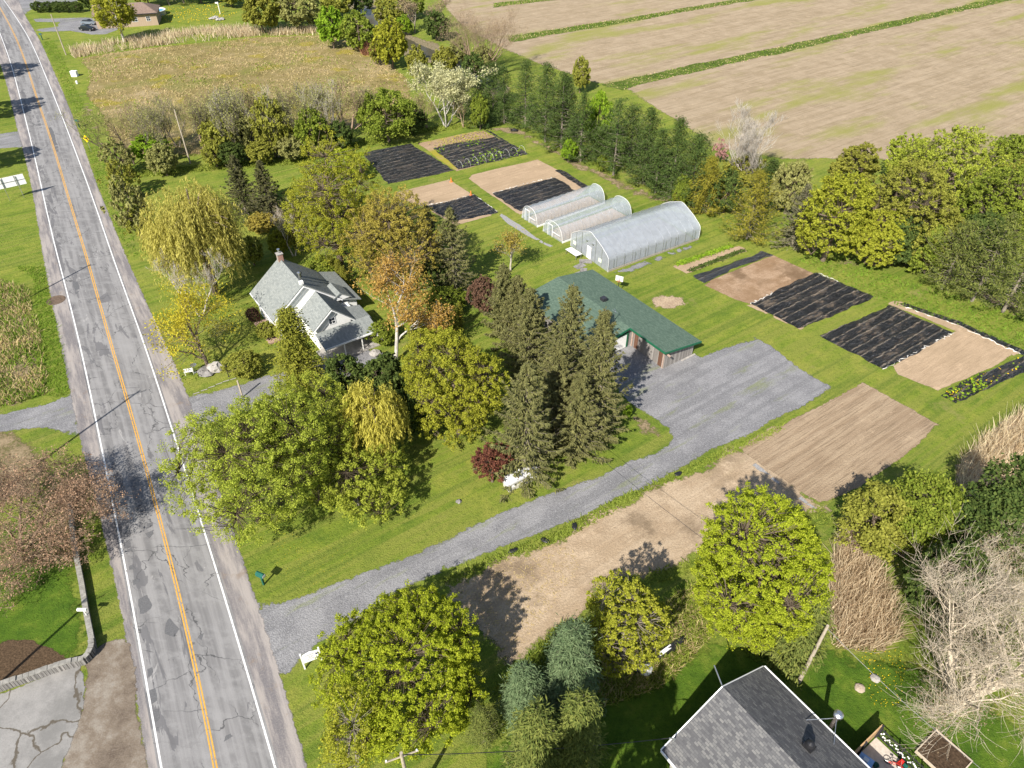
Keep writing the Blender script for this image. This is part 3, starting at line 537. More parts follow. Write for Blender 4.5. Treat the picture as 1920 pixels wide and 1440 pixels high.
# ------------------------------------------------------------------ hoop houses and greenhouse
def hoophouse(name, label, FL, FR, BR, apex, eave, mat, round_=True, ribs=11):
    fl, fr, br = gp(*FL), gp(*FR), gp(*BR); ax = (br-fr)/np.linalg.norm(br-fr); rz = math.atan2(ax[1], ax[0])
    Ln = np.linalg.norm(br-fr); ay = np.array([-ax[1], ax[0], 0]); W = abs((fl-fr)@ay)
    c = fr+ay*W/2; h = thing(name, label, 'greenhouse', tuple(c), rz)
    hw = W/2
    if round_: prof = [(hw*math.cos(t)**.8 if math.cos(t) > 0 else -hw*abs(math.cos(t))**.8, apex*math.sin(t)**.85) for t in np.linspace(0, math.pi, 17)]
    else:
        half = [(hw, 0), (hw, eave*.8), (hw*.985, eave), (hw*.9, eave+.38), (hw*.6, eave+1.25), (hw*.3, eave+1.85), (hw*.07, apex-.03), (0, apex)]
        prof = half+[(-y, z) for y, z in half[-2::-1]]
    n = len(prof); xs = np.linspace(0, Ln, ribs*2-1); V = []; rng = np.random.default_rng(len(label))
    for i, x in enumerate(xs):
        sag = .0 if i % 2 == 0 else .05
        for y, z in prof: V.append((x, y*(1-sag*.6), z*(1-sag*.5)))
    F = [(i*n+j, (i+1)*n+j, (i+1)*n+j+1, i*n+j+1) for i in range(len(xs)-1) for j in range(n-1)]
    obj('cover', mesh('cover', V, F, [mat], True), h)
    for x in np.linspace(0, Ln, ribs):
        MB().tube([(x, y*1.012, z*1.012) for y, z in prof], .028 if x in (0, Ln) else .016, 5).build('hoop', TRIM_W if x in (0, Ln) else GALV, h)
    for x in (0, Ln): MB().poly(*[(x+(.02 if x == 0 else -.02), y*.99, z*.99) for y, z in prof]).build('end_wall', mat, h)
    b = MB().box(0, -hw-.1, 0, Ln, -hw-.03, .3).box(0, hw+.03, 0, Ln, hw+.1, .3); b.build('baseboard', WOODGREY if not round_ else TRIM_W, h)
    if round_:
        f = MB(); y0, y1, z1 = .1, 1.15, 2.0
        f.box(-.08, y0-.07, 0, -.02, y0, z1).box(-.08, y1, 0, -.02, y1+.07, z1).box(-.08, y0-.07, z1, -.02, y1+.07, z1+.07).box(-.08, -hw*.75, .95, -.02, y0-.07, 1.01)
        f.build('door_frame', TRIM_W, h); MB().box(-.07, y0+.55, .05, -.03, y1, z1).build('door', mat, h)
        MB().box(.3, -hw*.8, .01, Ln-.3, hw*.8, .06).build('floor', plain('sandy_floor', (.46, .35, .25), .95), h)
    else:
        MB().box(-.09, -.5, .1, -.025, .45, 2.15).build('door', WHITE, h)
        for y in (-hw*.66, -hw*.33, hw*.4, hw*.7): MB().box(-.06, y-.03, 0, -.025, y+.03, eave+(1-abs(y)/hw)*(apex-eave)*1.1).build('end_stud', GALV, h)
        for y in (hw*.78, -hw*.6): MB().box(-.1, y-.35, .8, -.04, y+.35, 1.4).build('vent_panel', plain('pale_panel', (.6, .65, .55)), h)
        for y in (-.9, .55): MB().lathe([(.16, 0), (.16, .12)], (-.12, y, 2.9), 10).build('fan', GALV, h)
        for i in range(9): x = (i+.5)*Ln/9; MB().tube([(x, -hw-.06, .1), (x, -hw-.06, eave*.85)], .025, 5).build('side_post', GALV, h)
        MB().box(.4, -hw*.9, .01, Ln-.4, hw*.9, .05).build('floor', CONCDK, h)
    return h
hoophouse('hoop_house', 'small clear plastic hoop house nearest the black garden tarps', (974, 410), (1007, 426), (1133, 382), 2.75, 1, FILM)
hoophouse('hoop_house', 'small clear plastic hoop house between its twin and the large greenhouse', (1018, 434), (1054, 456), (1183, 408), 2.75, 1, FILM)
hoophouse('greenhouse', 'large milky plastic greenhouse with a peaked roof and white end door', (1066, 463), (1139, 510), (1309, 449), 4.5, 2.2, FILMW, False, 13)
t = thing('slatted_bench', 'grey slatted bench at the corner of the large greenhouse', 'bench', tuple(gp(1075, 480)), LOT_RZ)
MB().box(-1.3, -.6, .7, 1.3, .6, .76).build('frame', GALV, t)
for i in range(5): MB().box(-1.3, -.6+i*.26, .765, 1.3, -.45+i*.26, .8).build('slat', TRIM_W, t)
for x, y in ((-1.2, -.5), (1.2, -.5), (1.2, .5), (-1.2, .5)): MB().box(x-.04, y-.04, 0, x+.04, y+.04, .7).build('leg', GALV, t)
for i, (x, y, s) in enumerate(((1098, 490, 1.2), (1087, 499, 1.1), (1094, 508, 1.0), (1088, 515, 1.0))):
    b = MB().box(-.8*s, -.5*s, .0, .8*s, .5*s, .05); o = b.build('paving_slab', CONCDK, None, loc=tuple(gp(x, y, .002))); o.rotation_euler = (0, 0, i*.7)
    tag(o, ['dark paving slab right at the greenhouse door', 'dark paving slab second from the greenhouse door', 'dark paving slab second from the green workshop roof', 'dark paving slab nearest the green workshop roof'][i], 'paving slab', 'slabs of the stepping path')

# ------------------------------------------------------------------ shingled house at the lower right with its patio
h = thing('shingled_house', 'house with a mottled grey shingle roof beside the fenced patio', 'house', (0, 0, 0), LOT_RZ)
gable_wall(-11.4, 8, 22.0, 26.8, 31.6, 3.9, 6.3, 3.9).build('wall', GREYSIDE, h)
gable_roof(-12, 8.5, 21.3, 26.8, 32.2, 3.75, 6.6, 3.75, .14).build('roof', ROOFBR, h)
fa = MB().box(-12, 32.205, 3.55, 8.5, 32.32, 3.76).box(-12, 21.2, 3.55, 8.5, 21.295, 3.76)
for (b0, z0, b1, z1) in ((21.3, 3.74, 26.8, 6.59), (32.2, 3.74, 26.8, 6.59)): fa.slab([(-12.09, b0, z0), (-12.005, b0, z0), (-12.005, b1, z1), (-12.09, b1, z1)], .2)
fa.build('gutter', TRIM_W, h)
MB().tube([(-12.2, 27.0, 6.3), (-13.4, 27.3, 7.0)], .05, 6).build('vent_pipe', GALV, h)
vb = MB().box(-6.3, 28.6, 5.3, -5.6, 29.2, 5.95).build('roof_vent', BLACKPL, h); MB().lathe([(.3, 0), (.34, .08), (.25, .3), (.05, .4)], (-5.95, 28.9, 5.95), 12).build('vent_cap', BLACKPL, vb)
cp = MB().lathe([(.16, 0), (.16, 5.1)], (-6.2, 32.75, 0), 12).build('chimney_pipe', metal('stove_pipe', (.35, .3, .27), .4), h)
MB().lathe([(.2, 0), (.34, .02), (.34, .22), (.2, .34), (.02, .38)], (-6.2, 32.75, 5.1), 14).build('chimney_cap', GALV, cp); MB().tube([(-6.2, 32.75, 4.7), (-7.4, 31.0, 4.45)], .03, 5).tube([(-6.2, 32.75, 4.7), (-5.2, 31.2, 4.4)], .03, 5).build('stay', GALV, cp)
sm = MB().tube([(-11.7, 22.0, 3.9), (-11.7, 22.0, 5.2)], .05, 6).tube([(-11.7, 22.0, 5.2), (-11.95, 21.7, 5.2)], .05, 6).build('service_mast', GALV, h)
o = sheet('patio_floor', [lot(-4.1, 32.3), lot(-4.1, 36.95), lot(6, 36.95), lot(6, 32.3)], .03, plain('patio_concrete', (.47, .42, .36), .9, .2, var=.15), 2, 0, 2, True)
t = thing('privacy_panel', 'tan wooden privacy panel at the end of the patio', 'fence', tuple(lot(-4.25, 34.8)), LOT_RZ)
MB().box(-.04, -2.1, .1, .04, 2.2, 1.85).build('panel', WOODTAN, t)
for y in (-2.0, 0, 2.1): MB().box(.045, y-.06, 0, .17, y+.06, 1.95).build('post', DARKMETAL, t)
t = thing('patio_fence', 'black metal picket fence along the patio beside the raised bed', 'fence', tuple(lot(-4.1, 37.1)), LOT_RZ)
MB().box(0, -.03, 1.15, 11, .03, 1.2).box(0, -.03, .12, 11, .03, .17).build('rail', DARKMETAL, t)
pk = MB()
for i in range(92): pk.box(.05+i*.12, -.012, .03, .075+i*.12, .012, 1.25)
pk.build('pickets', DARKMETAL, t)
for i in range(7): MB().box(i*1.8-.04, -.04, 0, i*1.8+.04, .04, 1.32).build('post', DARKMETAL, t)
g = MB(); rng = random.Random(5)
for i in range(70):
    x = .15+i*.105; y = -.12+rng.uniform(-.1, .1); z = .95+.16*math.sin(i*1.3)+rng.uniform(-.06, .1); r = rng.uniform(.05, .085)
    g.lathe([(.01, -r), (r, -r*.3), (r, r*.3), (.01, r)], (x, y, z), 5)
o = g.build('flower_garland', plain('white_petals', (.75, .74, .72)), None, True, tuple(lot(-4.1, 36.95))); o.rotation_euler = (0, 0, LOT_RZ); tag(o, 'white flower garland hung along the black picket fence', 'garland')
t = thing('toy_table', 'pale blue plastic toy table on the patio by the wooden panel', 'toy', tuple(lot(-3.5, 34.5, .03)), LOT_RZ+.2)
MB().box(-.5, -.4, .45, .5, .4, .52).build('tabletop', BLUEPL, t)
for x, y in ((-.42, -.32), (.42, -.32), (.42, .32), (-.42, .32)): MB().box(x-.06, y-.06, 0, x+.06, y+.06, .45).build('leg', TRIM_W, t)
MB().box(-.2, -.15, .525, .15, .15, .7).build('bin', plain('pale_bin', (.55, .65, .75)), t)
o = MB().lathe([(.16, 0), (.2, .3), (.22, .31), (.2, .33), (.14, .1)], (0, 0, 0), 12).build('bucket', GREENPL, None, True, tuple(lot(-2.9, 35.0, .03))); tag(o, 'small green bucket on the patio next to the blue toy table', 'bucket')
t = thing('bicycle', 'child bicycle standing on the patio near the fence', 'bicycle', tuple(lot(-2.1, 36.1, .03)), LOT_RZ+.4)
for x in (-.45, .45):
    wh = MB().tube([(x+.27*math.cos(q), 0, .28+.27*math.sin(q)) for q in np.linspace(0, 2*math.pi, 21)], .03, 6, False).build('wheel', BLACKPL, t)
    MB().tube([(x-.26, 0, .28), (x+.26, 0, .28)], .006, 4).tube([(x, 0, .02), (x, 0, .54)], .006, 4).build('spokes', GALV, wh)
MB().tube([(-.45, 0, .28), (-.05, 0, .28), (.3, 0, .62), (-.15, 0, .6), (-.45, 0, .28)], .022, 6).tube([(-.05, 0, .28), (-.18, 0, .72)], .02, 6).tube([(.45, 0, .28), (.28, 0, .8)], .022, 6).build('frame', REDC, t)
MB().tube([(.28, -.25, .85), (.28, 0, .8), (.28, .25, .85)], .018, 6).build('handlebar', GALV, t); MB().box(-.3, -.06, .72, -.08, .06, .77).build('saddle', BLACKPL, t)
t = thing('toy_tractor', 'red and green ride-on toy at the patio edge by the fence', 'toy', tuple(lot(-1.75, 36.6, .03)), LOT_RZ)
MB().box(-.35, -.16, .15, .35, .16, .35).box(-.3, -.13, .355, -.05, .13, .6).build('body', REDC, t); MB().box(.0, -.14, .36, .33, .14, .45).build('hood', GREENPL, t)
for x, y in ((-.25, .2), (-.25, -.2), (.25, .2), (.25, -.2)): MB().tube([(x, y-.04, .13), (x, y+.04, .13)], .13, 10).build('wheel', BLACKPL, t)
t = thing('raised_bed', 'square timber raised bed of dark soil on the lawn beside the patio fence', 'planter', tuple(lot(-.35, 39.75)), LOT_RZ)
MB().box(-1.45, -1.4, 0, -1.37, 1.4, .3).box(1.37, -1.4, 0, 1.45, 1.4, .3).box(-1.37, -1.4, 0, 1.37, -1.32, .3).box(-1.37, 1.32, 0, 1.37, 1.4, .3).build('frame', plain('pale_timber', (.5, .42, .32)), t)
MB().box(-1.36, -1.31, .0, 1.36, 1.31, .22).build('soil', MULCH, t) if False else MB().box(-1.36, -1.31, .0, 1.36, 1.31, .22).build('soil', plain('dark_soil', (.06, .04, .025), .95, .1, var=.5, scale=5), t)

# ------------------------------------------------------------------ distant brown-roofed house, pool and cars
p0, p1 = gp(238, 51), gp(298, 47); ax = (p1-p0)/np.linalg.norm(p1-p0); Ln = np.linalg.norm(p1-p0)
h = thing('brown_roofed_house', 'low tan house with a brown hip roof behind the birch at the far driveway', 'house', tuple(p0), math.atan2(ax[1], ax[0]))
MB().box(-8, 0, 0, Ln, 9, 3.6).build('wall', TANSIDE, h)
MB().slab([(-8.5, -.6, 3.5), (Ln+.6, -.6, 3.5), (Ln-3.5, 4.5, 5.6), (-8.5, 4.5, 5.6)], .15).slab([(-8.5, 4.5, 5.602), (Ln-3.5, 4.5, 5.602), (Ln+.6, 9.6, 3.5), (-8.5, 9.6, 3.5)], .15).slab([(Ln+.605, -.6, 3.495), (Ln+.605, 9.6, 3.495), (Ln-3.495, 4.5, 5.6)], .15).build('roof', ROOFBROWN, h)
MB().box(-8.5, -.72, 3.3, Ln+.6, -.61, 3.52).build('fascia', DARKMETAL, h); window(h, 'b', 2, 3.6, 1.3, 2.6, (0, -1)); window(h, 'b', 6, 7.2, 1.3, 2.6, (0, -1))
t = thing('swimming_pool', 'round above-ground pool with pale blue water behind the tan house', 'pool', tuple(gp(292, 27)), 0)
MB().lathe([(3.2, 0), (3.2, 1.25), (3.35, 1.27), (3.35, 1.33), (3.05, 1.33), (3.05, .2), (.01, .2)], (0, 0, 0), 28).build('pool_wall', WHITE, t, True)
m = M('pool_water'); MB().lathe([(3.04, 1.1), (3.04, 1.12), (.01, 1.12)], (0, 0, 0), 28).build('water', m.surf((.12, .38, .6), .08, .6), t)
def car(label, loc, rz, paintm):
    t = thing('parked_car', label, 'car', loc, rz, 'cars parked on the far driveway')
    prof = [(-2.2, .35), (-2.25, .75), (-2.1, .95), (-1.5, 1.02), (1.0, 1.0), (1.9, .88), (2.2, .7), (2.22, .35)]
    b = MB().ext([(x, -.85, z) for x, z in prof], (0, 1.7, 0)); b.build('body', paintm, t)
    cabin = [(-1.75, 1.0), (-1.35, 1.42), (.1, 1.45), (.95, 1.0)]
    MB().ext([(x, -.74, z) for x, z in cabin], (0, 1.48, 0)).build('windows', GLASS, t)
    MB().slab([(-1.4, -.7, 1.49), (.12, -.7, 1.52), (.12, .7, 1.52), (-1.4, .7, 1.49)], .05).build('roof', paintm, t)
    for x in (-1.35, 1.35):
        for y in (-.82, .82):
            wh = MB().tube([(x, y-.1, .33), (x, y+.1, .33)], .33, 14).build('wheel', BLACKPL, t); MB().tube([(x, y-.115, .33), (x, y+.115, .33)], .18, 10).build('rim', GALV, wh)
    for y in (-.6, .6):
        MB().box(2.18, y-.18, .6, 2.235, y+.18, .72).build('headlight', TRIM_W, t); MB().box(-2.265, y-.18, .65, -2.2, y+.18, .8).build('taillight', REDC, t)
    return t
car('black car parked at the edge of the far driveway beside the lawn', tuple(gp(165, 57)), math.radians(-8), plain('black_car_paint', (.015, .018, .025), .2, .6, var=.02))
car('grey car parked behind the black car on the far driveway', tuple(gp(168, 46)), math.radians(-8), plain('grey_car_paint', (.16, .19, .22), .2, .6, var=.02))
o = MB().tube([(0, 0, 0), (0, 0, 3.4)], .12, 8).box(-.8, -.1, 3.0, .15, .1, 3.35).build('bird_house_post', WHITE, None, False, tuple(gp(413, 26))); tag(o, 'thin white post with a box on the far lawn', 'post')
def rock_mesh(rng, r, sq=.6):
    b = MB(); b.lathe([(r*.55, 0), (r, r*sq*.35), (r*.9, r*sq*.8), (r*.45, r*sq*1.15)], (0, 0, 0), 9)
    b.v = [tuple(np.array(v)*(1+rng.uniform(-.18, .18, 3))) for v in b.v]; return b
rng_ = np.random.default_rng(2)
def rock(label, px, r, mat=CONC, grp=None, sq=.7): return tag(rock_mesh(rng_, r, sq).build('boulder', mat, None, False, tuple(gp(*px))), label, 'boulder', grp)
for i, (x, y) in enumerate(((398, 36), (404, 34), (410, 38), (416, 37))):
    rock(['pale boulder of the far fire pit at its road end', 'pale boulder of the far fire pit second from its road end', 'pale boulder of the far fire pit second from its field end', 'pale boulder of the far fire pit nearest the white post'][i], (x, y), 1.0, CONC, 'boulders of the far fire pit', .5)
rock('grey flat boulder under the yellow larch', (388, 699), 1.1, CONCDK, None, .5); rock('pale upright boulder under the yellow larch', (406, 695), 1.0, CONC, None, .9)
rock('small grey stone on the lawn near the driveway', (860, 941), .3, CONCDK); rock('grey round stone on the lawn among yellow flowers', (1640, 1273), .4, CONC, None, .5)
rock('tan round stone on the lawn nearer the shingled house', (1611, 1291), .4, plain('tan_stone', (.36, .29, .22)), None, .5); rock('pale stone beside the birch at the farmhouse porch', (703, 664), .7, CONC)
rock('low stump on the lawn under the second willow', (669, 945), .45, WOODGREY, None, 1.2)

# ------------------------------------------------------------------ roadside furniture
def mailbox(label, px, s=1.0, rz=0.6, mat=GREENPL):
    t = thing('mailbox', label, 'mailbox', tuple(gp(*px)), rz, 'mailboxes along the road')
    MB().box(-.07*s, -.07*s, 0, .07*s, .07*s, 1.05*s).build('post', mat, t)
    pr = [(-.17, 1.05), (.17, 1.05), (.17, 1.25), (.12, 1.36), (0, 1.41), (-.12, 1.36), (-.17, 1.25)]
    b = MB().ext([(-.32*s, y*s, z*s) for y, z in pr], (.64*s, 0, 0)).build('box', mat, t); MB().box(-.335*s, -.13*s, 1.1*s, -.322*s, .13*s, 1.3*s).build('door', WHITE, b)
    return t
mailbox('dark green mailbox at the corner of the gravel driveway', (495, 1096), 1.25, 2.7)
mailbox('green mailbox on the verge by the yellow warning sign', (149, 239), 1.2, 2.7); mailbox('blue green mailbox at the far driveway entrance', (80, 75), 1.3, 2.7)
t = thing('warning_sign', 'yellow diamond road warning sign on a thin post', 'road sign', tuple(gp(171, 285)), math.radians(-20))
MB().tube([(0, .04, 0), (0, .04, 3.2)], .04, 6).build('post', GALV, t)
MB().ext([(0, 0, 1.95), (.72, 0, 2.67), (0, 0, 3.39), (-.72, 0, 2.67)], (0, -.03, 0)).build('plate', plain('yellow_sign_paint', (.8, .56, .0), .5, .3, var=.03), t)
s_ = MB().slab([(-.4, -.045, 2.62), (-.36, -.045, 2.78), (.12, -.045, 2.87), (.2, -.045, 2.74)], .02)
s_ = MB(); s_.ext([(-.42, -.032, 2.62), (-.1, -.032, 2.76), (.3, -.032, 2.76), (.42, -.032, 2.68), (.42, -.032, 2.84), (.3, -.032, 2.92), (-.14, -.032, 2.92), (-.46, -.032, 2.78)], (0, -.012, 0)); s_.ext([(.14, -.032, 2.3), (.28, -.032, 2.34), (.22, -.032, 2.755), (.08, -.032, 2.755)], (0, -.012, 0)); s_.build('symbol', BLACKPL, t)
t = thing('board_sign', 'white two-post sign board at the mouth of the gravel driveway', 'sign', tuple((gp(572, 1254)+gp(605, 1241))/2), math.atan2(*( (gp(605, 1241)-gp(572, 1254))[1::-1])))
W = np.linalg.norm(gp(605, 1241)-gp(572, 1254))/2
for x in (-W, W): MB().box(x-.06, -.06, 0, x+.06, .06, 2.25).build('post', WHITE, t)
bd = MB().ext([(-W+.065, -.05, .85), (W-.065, -.05, .85), (W-.065, -.05, 1.95), (0, -.05, 2.15), (-W+.065, -.05, 1.95)], (0, .08, 0)).build('board', TRIM_W, t)
wr = MB()
for x0, x1, z in ((-.45, .3, 1.78), (-.25, -.05, 1.55), (.0, .2, 1.55), (-.2, .1, 1.4), (-.3, .25, 1.2)): wr.box(x0*W*1.3, -.06, z, x1*W*1.3, -.051, z+.045)
wr.build('lettering', plain('grey_ink', (.15, .15, .2)), bd); MB().ext([(W*.55, -.051, 1.5), (W*.9, -.051, 1.6), (W*.85, -.051, 1.85), (W*.72, -.051, 1.7), (W*.55, -.051, 1.8)], (0, -.01, 0)).build('emblem', plain('navy_ink', (.02, .02, .1)), bd)
b0_, b1_ = gp(2, 340, 3.2), gp(34, 333, 3.2); BRZ = math.atan2(*((b1_-b0_)[1::-1]))+math.pi
t = thing('billboard', 'white panelled board seen from behind on two posts across the road', 'sign', tuple((gp(26, 378)+gp(39, 369))/2), BRZ)
for y in (-1.1, 1.1): MB().tube([(y, .1, 0), (y, .1, 4.0)], .06, 6).build('post', GALV, t)
bd = MB().box(-2.4, -.03, 2.3, 2.0, .03, 4.1).build('board', TRIM_W, t); MB().box(-2.4, .031, 3.18, 2.0, .07, 3.23).box(-.95, .031, 2.3, -.9, .065, 4.1).box(.85, .031, 2.3, .9, .065, 4.1).build('brace', DARKMETAL, bd)
o = MB().box(-.7, -.5, 0, .7, .5, 1.2).box(-.75, -.55, 1.2, .75, .55, 1.28).build('utility_cabinet', WHITE, None, False, tuple(gp(141, 143))); tag(o, 'white utility cabinet on the verge beside the meadow', 'cabinet')
o = MB().lathe([(.25, 0), (.25, .6), (.05, .75)], (0, 0, 0), 10).build('marker_post', WHITE, None, False, tuple(gp(145, 157))); tag(o, 'small white marker post just below the utility cabinet', 'post')
o = MB().box(-.55, -.02, .45, .55, .02, 1.0).box(-.5, -.05, 0, -.45, -.021, .9).box(.45, -.05, 0, .5, -.021, .9).build('lawn_sign', WHITE, None, False, tuple(gp(356, 703))); o.rotation_euler = (0, 0, .3); tag(o, 'small white lawn sign on the grass by the larch boulders', 'sign')
t = thing('bird_bath', 'pale dish on a thin stem beside the small lawn sign', 'bird bath', tuple(gp(367, 698)), 0); MB().lathe([(.2, 0), (.06, .05), (.05, 1.0)], (0, 0, 0), 8).build('stem', GALV, t); MB().lathe([(.06, 1.0), (.36, 1.12), (.38, 1.16), (.3, 1.12), (.01, 1.08)], (0, 0, 0), 14).build('dish', GALV, t)
t = thing('garden_lamp', 'short black garden lamp at the corner of the farmhouse drive', 'lamp', tuple(gp(429, 706)), 0); MB().lathe([(.12, 0), (.05, .1), (.05, 1.3)], (0, 0, 0), 8).build('post', BLACKPL, t); MB().lathe([(.08, 1.3), (.2, 1.6), (.22, 1.66)], (0, 0, 0), 8).build('lantern', GLASS, t); MB().lathe([(.25, 1.665), (.05, 1.85)], (0, 0, 0), 8).build('cap', BLACKPL, t)
o = MB().box(-.08, -.08, 0, .08, .08, 2.6).build('fence_post', POLEW, None, False, tuple(gp(455, 745))); tag(o, 'single weathered wooden post at the edge of the farmhouse drive', 'post')
lp = ['next to the road', 'second from the road', 'third from the road', 'fourth from the road', 'fifth from the road', 'nearest the wooden post']
for i, (x, y) in enumerate(((368, 738), (383, 732), (397, 726), (411, 720), (424, 715), (438, 711))):
    o = MB().tube([(-.38, 0, .06), (.38, 0, .06)], .05, 8).build('edging_rail', CONC, None, False, tuple(gp(x, y))); o.rotation_euler = (0, 0, LOT_RZ+math.pi/2-.1); tag(o, 'short white edging rail of the farmhouse drive, '+lp[i], 'rail', 'edging rails of the farmhouse drive')
o = MB().lathe([(1.25, 0), (1.25, .03), (1.05, .035), (1.0, .015), (.01, .015)], (0, 0, .018), 24).build('drain_grate', plain('rusty_iron', (.12, .085, .06), .9, var=.3), None, False, tuple(gp(105, 563))); tag(o, 'round rusty drain grate in the road shoulder', 'drain')
# utility poles and wires
def pole(label, base, hgt, arm=None, lean=(0, 0), loc=None, insul=True):
    p = gp(*base) if loc is None else np.array(loc)
    t = thing('utility_pole', label, 'utility pole', tuple(p), 0, 'utility poles')
    MB().tube([(0, 0, 0), (lean[0], lean[1], hgt)], [.17, .11], 10).build('pole', POLEW, t)
    if arm is not None:
        d = np.array([math.cos(arm), math.sin(arm)])
        ar = MB().tube([(-d[0]*1.1, -d[1]*1.1, hgt-.5), (d[0]*1.1, d[1]*1.1, hgt-.5)], .06, 5).build('crossarm', POLEW, t)
        for k in (-1, 0, 1): MB().lathe([(.05, 0), (.07, .1), (.03, .2)], (d[0]*k, d[1]*k, hgt-.44), 8).build('insulator', TRIM_W, ar)
    return t
pole('leaning bare wooden pole in the hedgerow between meadow and garden', (357, 306), 10.2)
pole('slim grey wooden pole beside the meadow reeds', (124, 103), 10.0); pole('slim grey pole at the junction by the dark hedge', (73, 21), 9)
pole('thick pale wooden pole behind the shingled house', (1498, 1278), 8.3)
P4 = gp(1498, 1278)+np.array([0, 0, 8.0])
p5 = gp(752, 1412, 8.6); pole('wooden pole with insulators at the foot of the large front maple', None, 8.6, math.radians(20), (0, 0), (p5[0], p5[1], 0))
shd = np.array([-sd.x, -sd.y])/math.tan(SUN_EL)
for tip, lab in (((203, 775), 'roadside pole beside the dry verge opposite the farmhouse'), ((131, 517), 'roadside pole across from the yellow willow'), ((113, 1178), 'roadside pole by the lawn above the stone wall')):
    hp_ = 16. if tip[0] == 203 else 12.8; q = gp(*tip)[:2]-shd*hp_; pole(lab, None, hp_, math.radians(30), (0, 0), (q[0], q[1], 0))
def wire(label, A, B, sag=.8, r=.022, n=16):
    A, B = np.array(A), np.array(B); P = [A+(B-A)*t-np.array([0, 0, sag*4*t*(1-t)]) for t in np.linspace(0, 1, n)]
    return tag(MB().tube(P, r, 4).build('power_line', BLACKPL), label, 'power line')
wire('black service wire from the thick pole across the soil to the spruces', P4, gp(985, 738, 5.0), .9); wire('black wire running from the thick pole over the lawn and raised bed', P4, gp(1900, 1490, 6.0), .5)
wire('wire strung from the pole at the front maple to the shingled house', (p5[0], p5[1], 8.3), lot(-11.95, 21.7, 5.2), .5, .03)
# stone retaining wall round the left lawn
t = thing('retaining_wall', 'curved grey stone retaining wall round the lawn by the parking lot', 'wall', (0, 0, 0))
wp = [gp(*p)[:2] for p in ((134, 945), (140, 1010), (148, 1055), (157, 1100), (165, 1150), (174, 1195), (178, 1215), (175, 1230), (163, 1243), (135, 1250), (95, 1262), (55, 1276), (0, 1295), (-60, 1318))]
wp = np.array(wp); s = np.r_[0, np.cumsum(np.linalg.norm(np.diff(wp, axis=0), axis=1))]; ss = np.arange(0, s[-1], .45); wq = np.stack([np.interp(ss, s, wp[:, k]) for k in (0, 1)], 1)
st = MB(); cp = MB(); rr = random.Random(4)
for i in range(len(wq)-1):
    a, b = wq[i], wq[i+1]; d = (b-a)/np.linalg.norm(b-a); nrm = np.array([-d[1], d[0]]); th = .17; lo = 1 if i > len(wq)*.62 else 0
    hh = (.75+.12*rr.random()) if lo else .5; a2, b2 = a+d*.012, b-d*.012
    q = [(*(a2-nrm*th), hh), (*(b2-nrm*th), hh), (*(b2+nrm*th), hh), (*(a2+nrm*th), hh)]; st.slab([(x, y, z-.0) for x, y, z in q], hh)
    q = [(*(a2-nrm*.22), hh+.085), (*(b2-nrm*.22), hh+.085), (*(b2+nrm*.22), hh+.085), (*(a2+nrm*.22), hh+.085)]; cp.slab(q, .08)
m = M('wall_stone'); bc = m.brick((.22, .21, .2), (.33, .31, .29), (.07, .065, .06), 2.5, .03); STONE = m.surf(m.mix(m.mr(m.noise(3, 5, .7), .4, .65, 0, .5), bc, (.16, .155, .14)), .95, .15)
st.build('courses', STONE, t); cp.build('coping', plain('coping_stone', (.25, .24, .215), .9, .2, var=.25), t)
o = MB().tube([(0, 0, .55), (0, 0, 1.3)], .05, 6).box(-.5, -.1, 1.3, .3, .1, 1.5).build('wall_lamp', WHITE, None, False, tuple(gp(167, 1160))); tag(o, 'small white lamp standing on the curved stone wall', 'lamp')
# propane tank
pa, pb = gp(952, 921), gp(1002, 897); d = (pb-pa)/np.linalg.norm(pb-pa)
t = thing('propane_tank', 'white propane tank on a concrete plinth beside the purple-leaved tree', 'tank', tuple((pa+pb)/2+np.array([-.1, .35, 0])), math.atan2(d[1], d[0]))
m = M('tank_paint'); sp = m.mr(m.vor(3.2), .18, .26, 1, 0); TANK = m.surf(m.mix(m.ma('MULTIPLY', sp, m.mr(m.noise(1.2, 3), .38, .5)), (.62, .62, .63), (.1, .04, .06)), .35, .4)
hl = 1.55; rad = .62; prof = [(-hl-.5+.5*(1-math.cos(q)), rad*math.sin(q)) for q in np.linspace(.05, math.pi/2, 6)]+[(hl+.5*math.sin(q), rad*math.cos(q)) for q in np.linspace(0, math.pi/2-.05, 6)]
MB().tube([(x, 0, 1.12) for x, r in prof], [r for x, r in prof], 20).build('tank', TANK, t, True)
MB().box(-1.75, -.55, 0, 1.75, .55, .45).build('plinth', plain('pale_plinth', (.52, .5, .45), .9, .2), t)
for x in (-1.1, 1.1): MB().box(x-.12, -.45, .452, x+.12, .45, .62).build('saddle', TRIM_W, t)
MB().lathe([(.2, 0), (.2, .18), (.05, .26)], (0, 0, 1.73), 12).build('valve_dome', TRIM_W, t)
MB().tube([(-1.2, -.2, 1.74), (1.2, -.2, 1.74)], .02, 4).build('pipe', GALV, t)
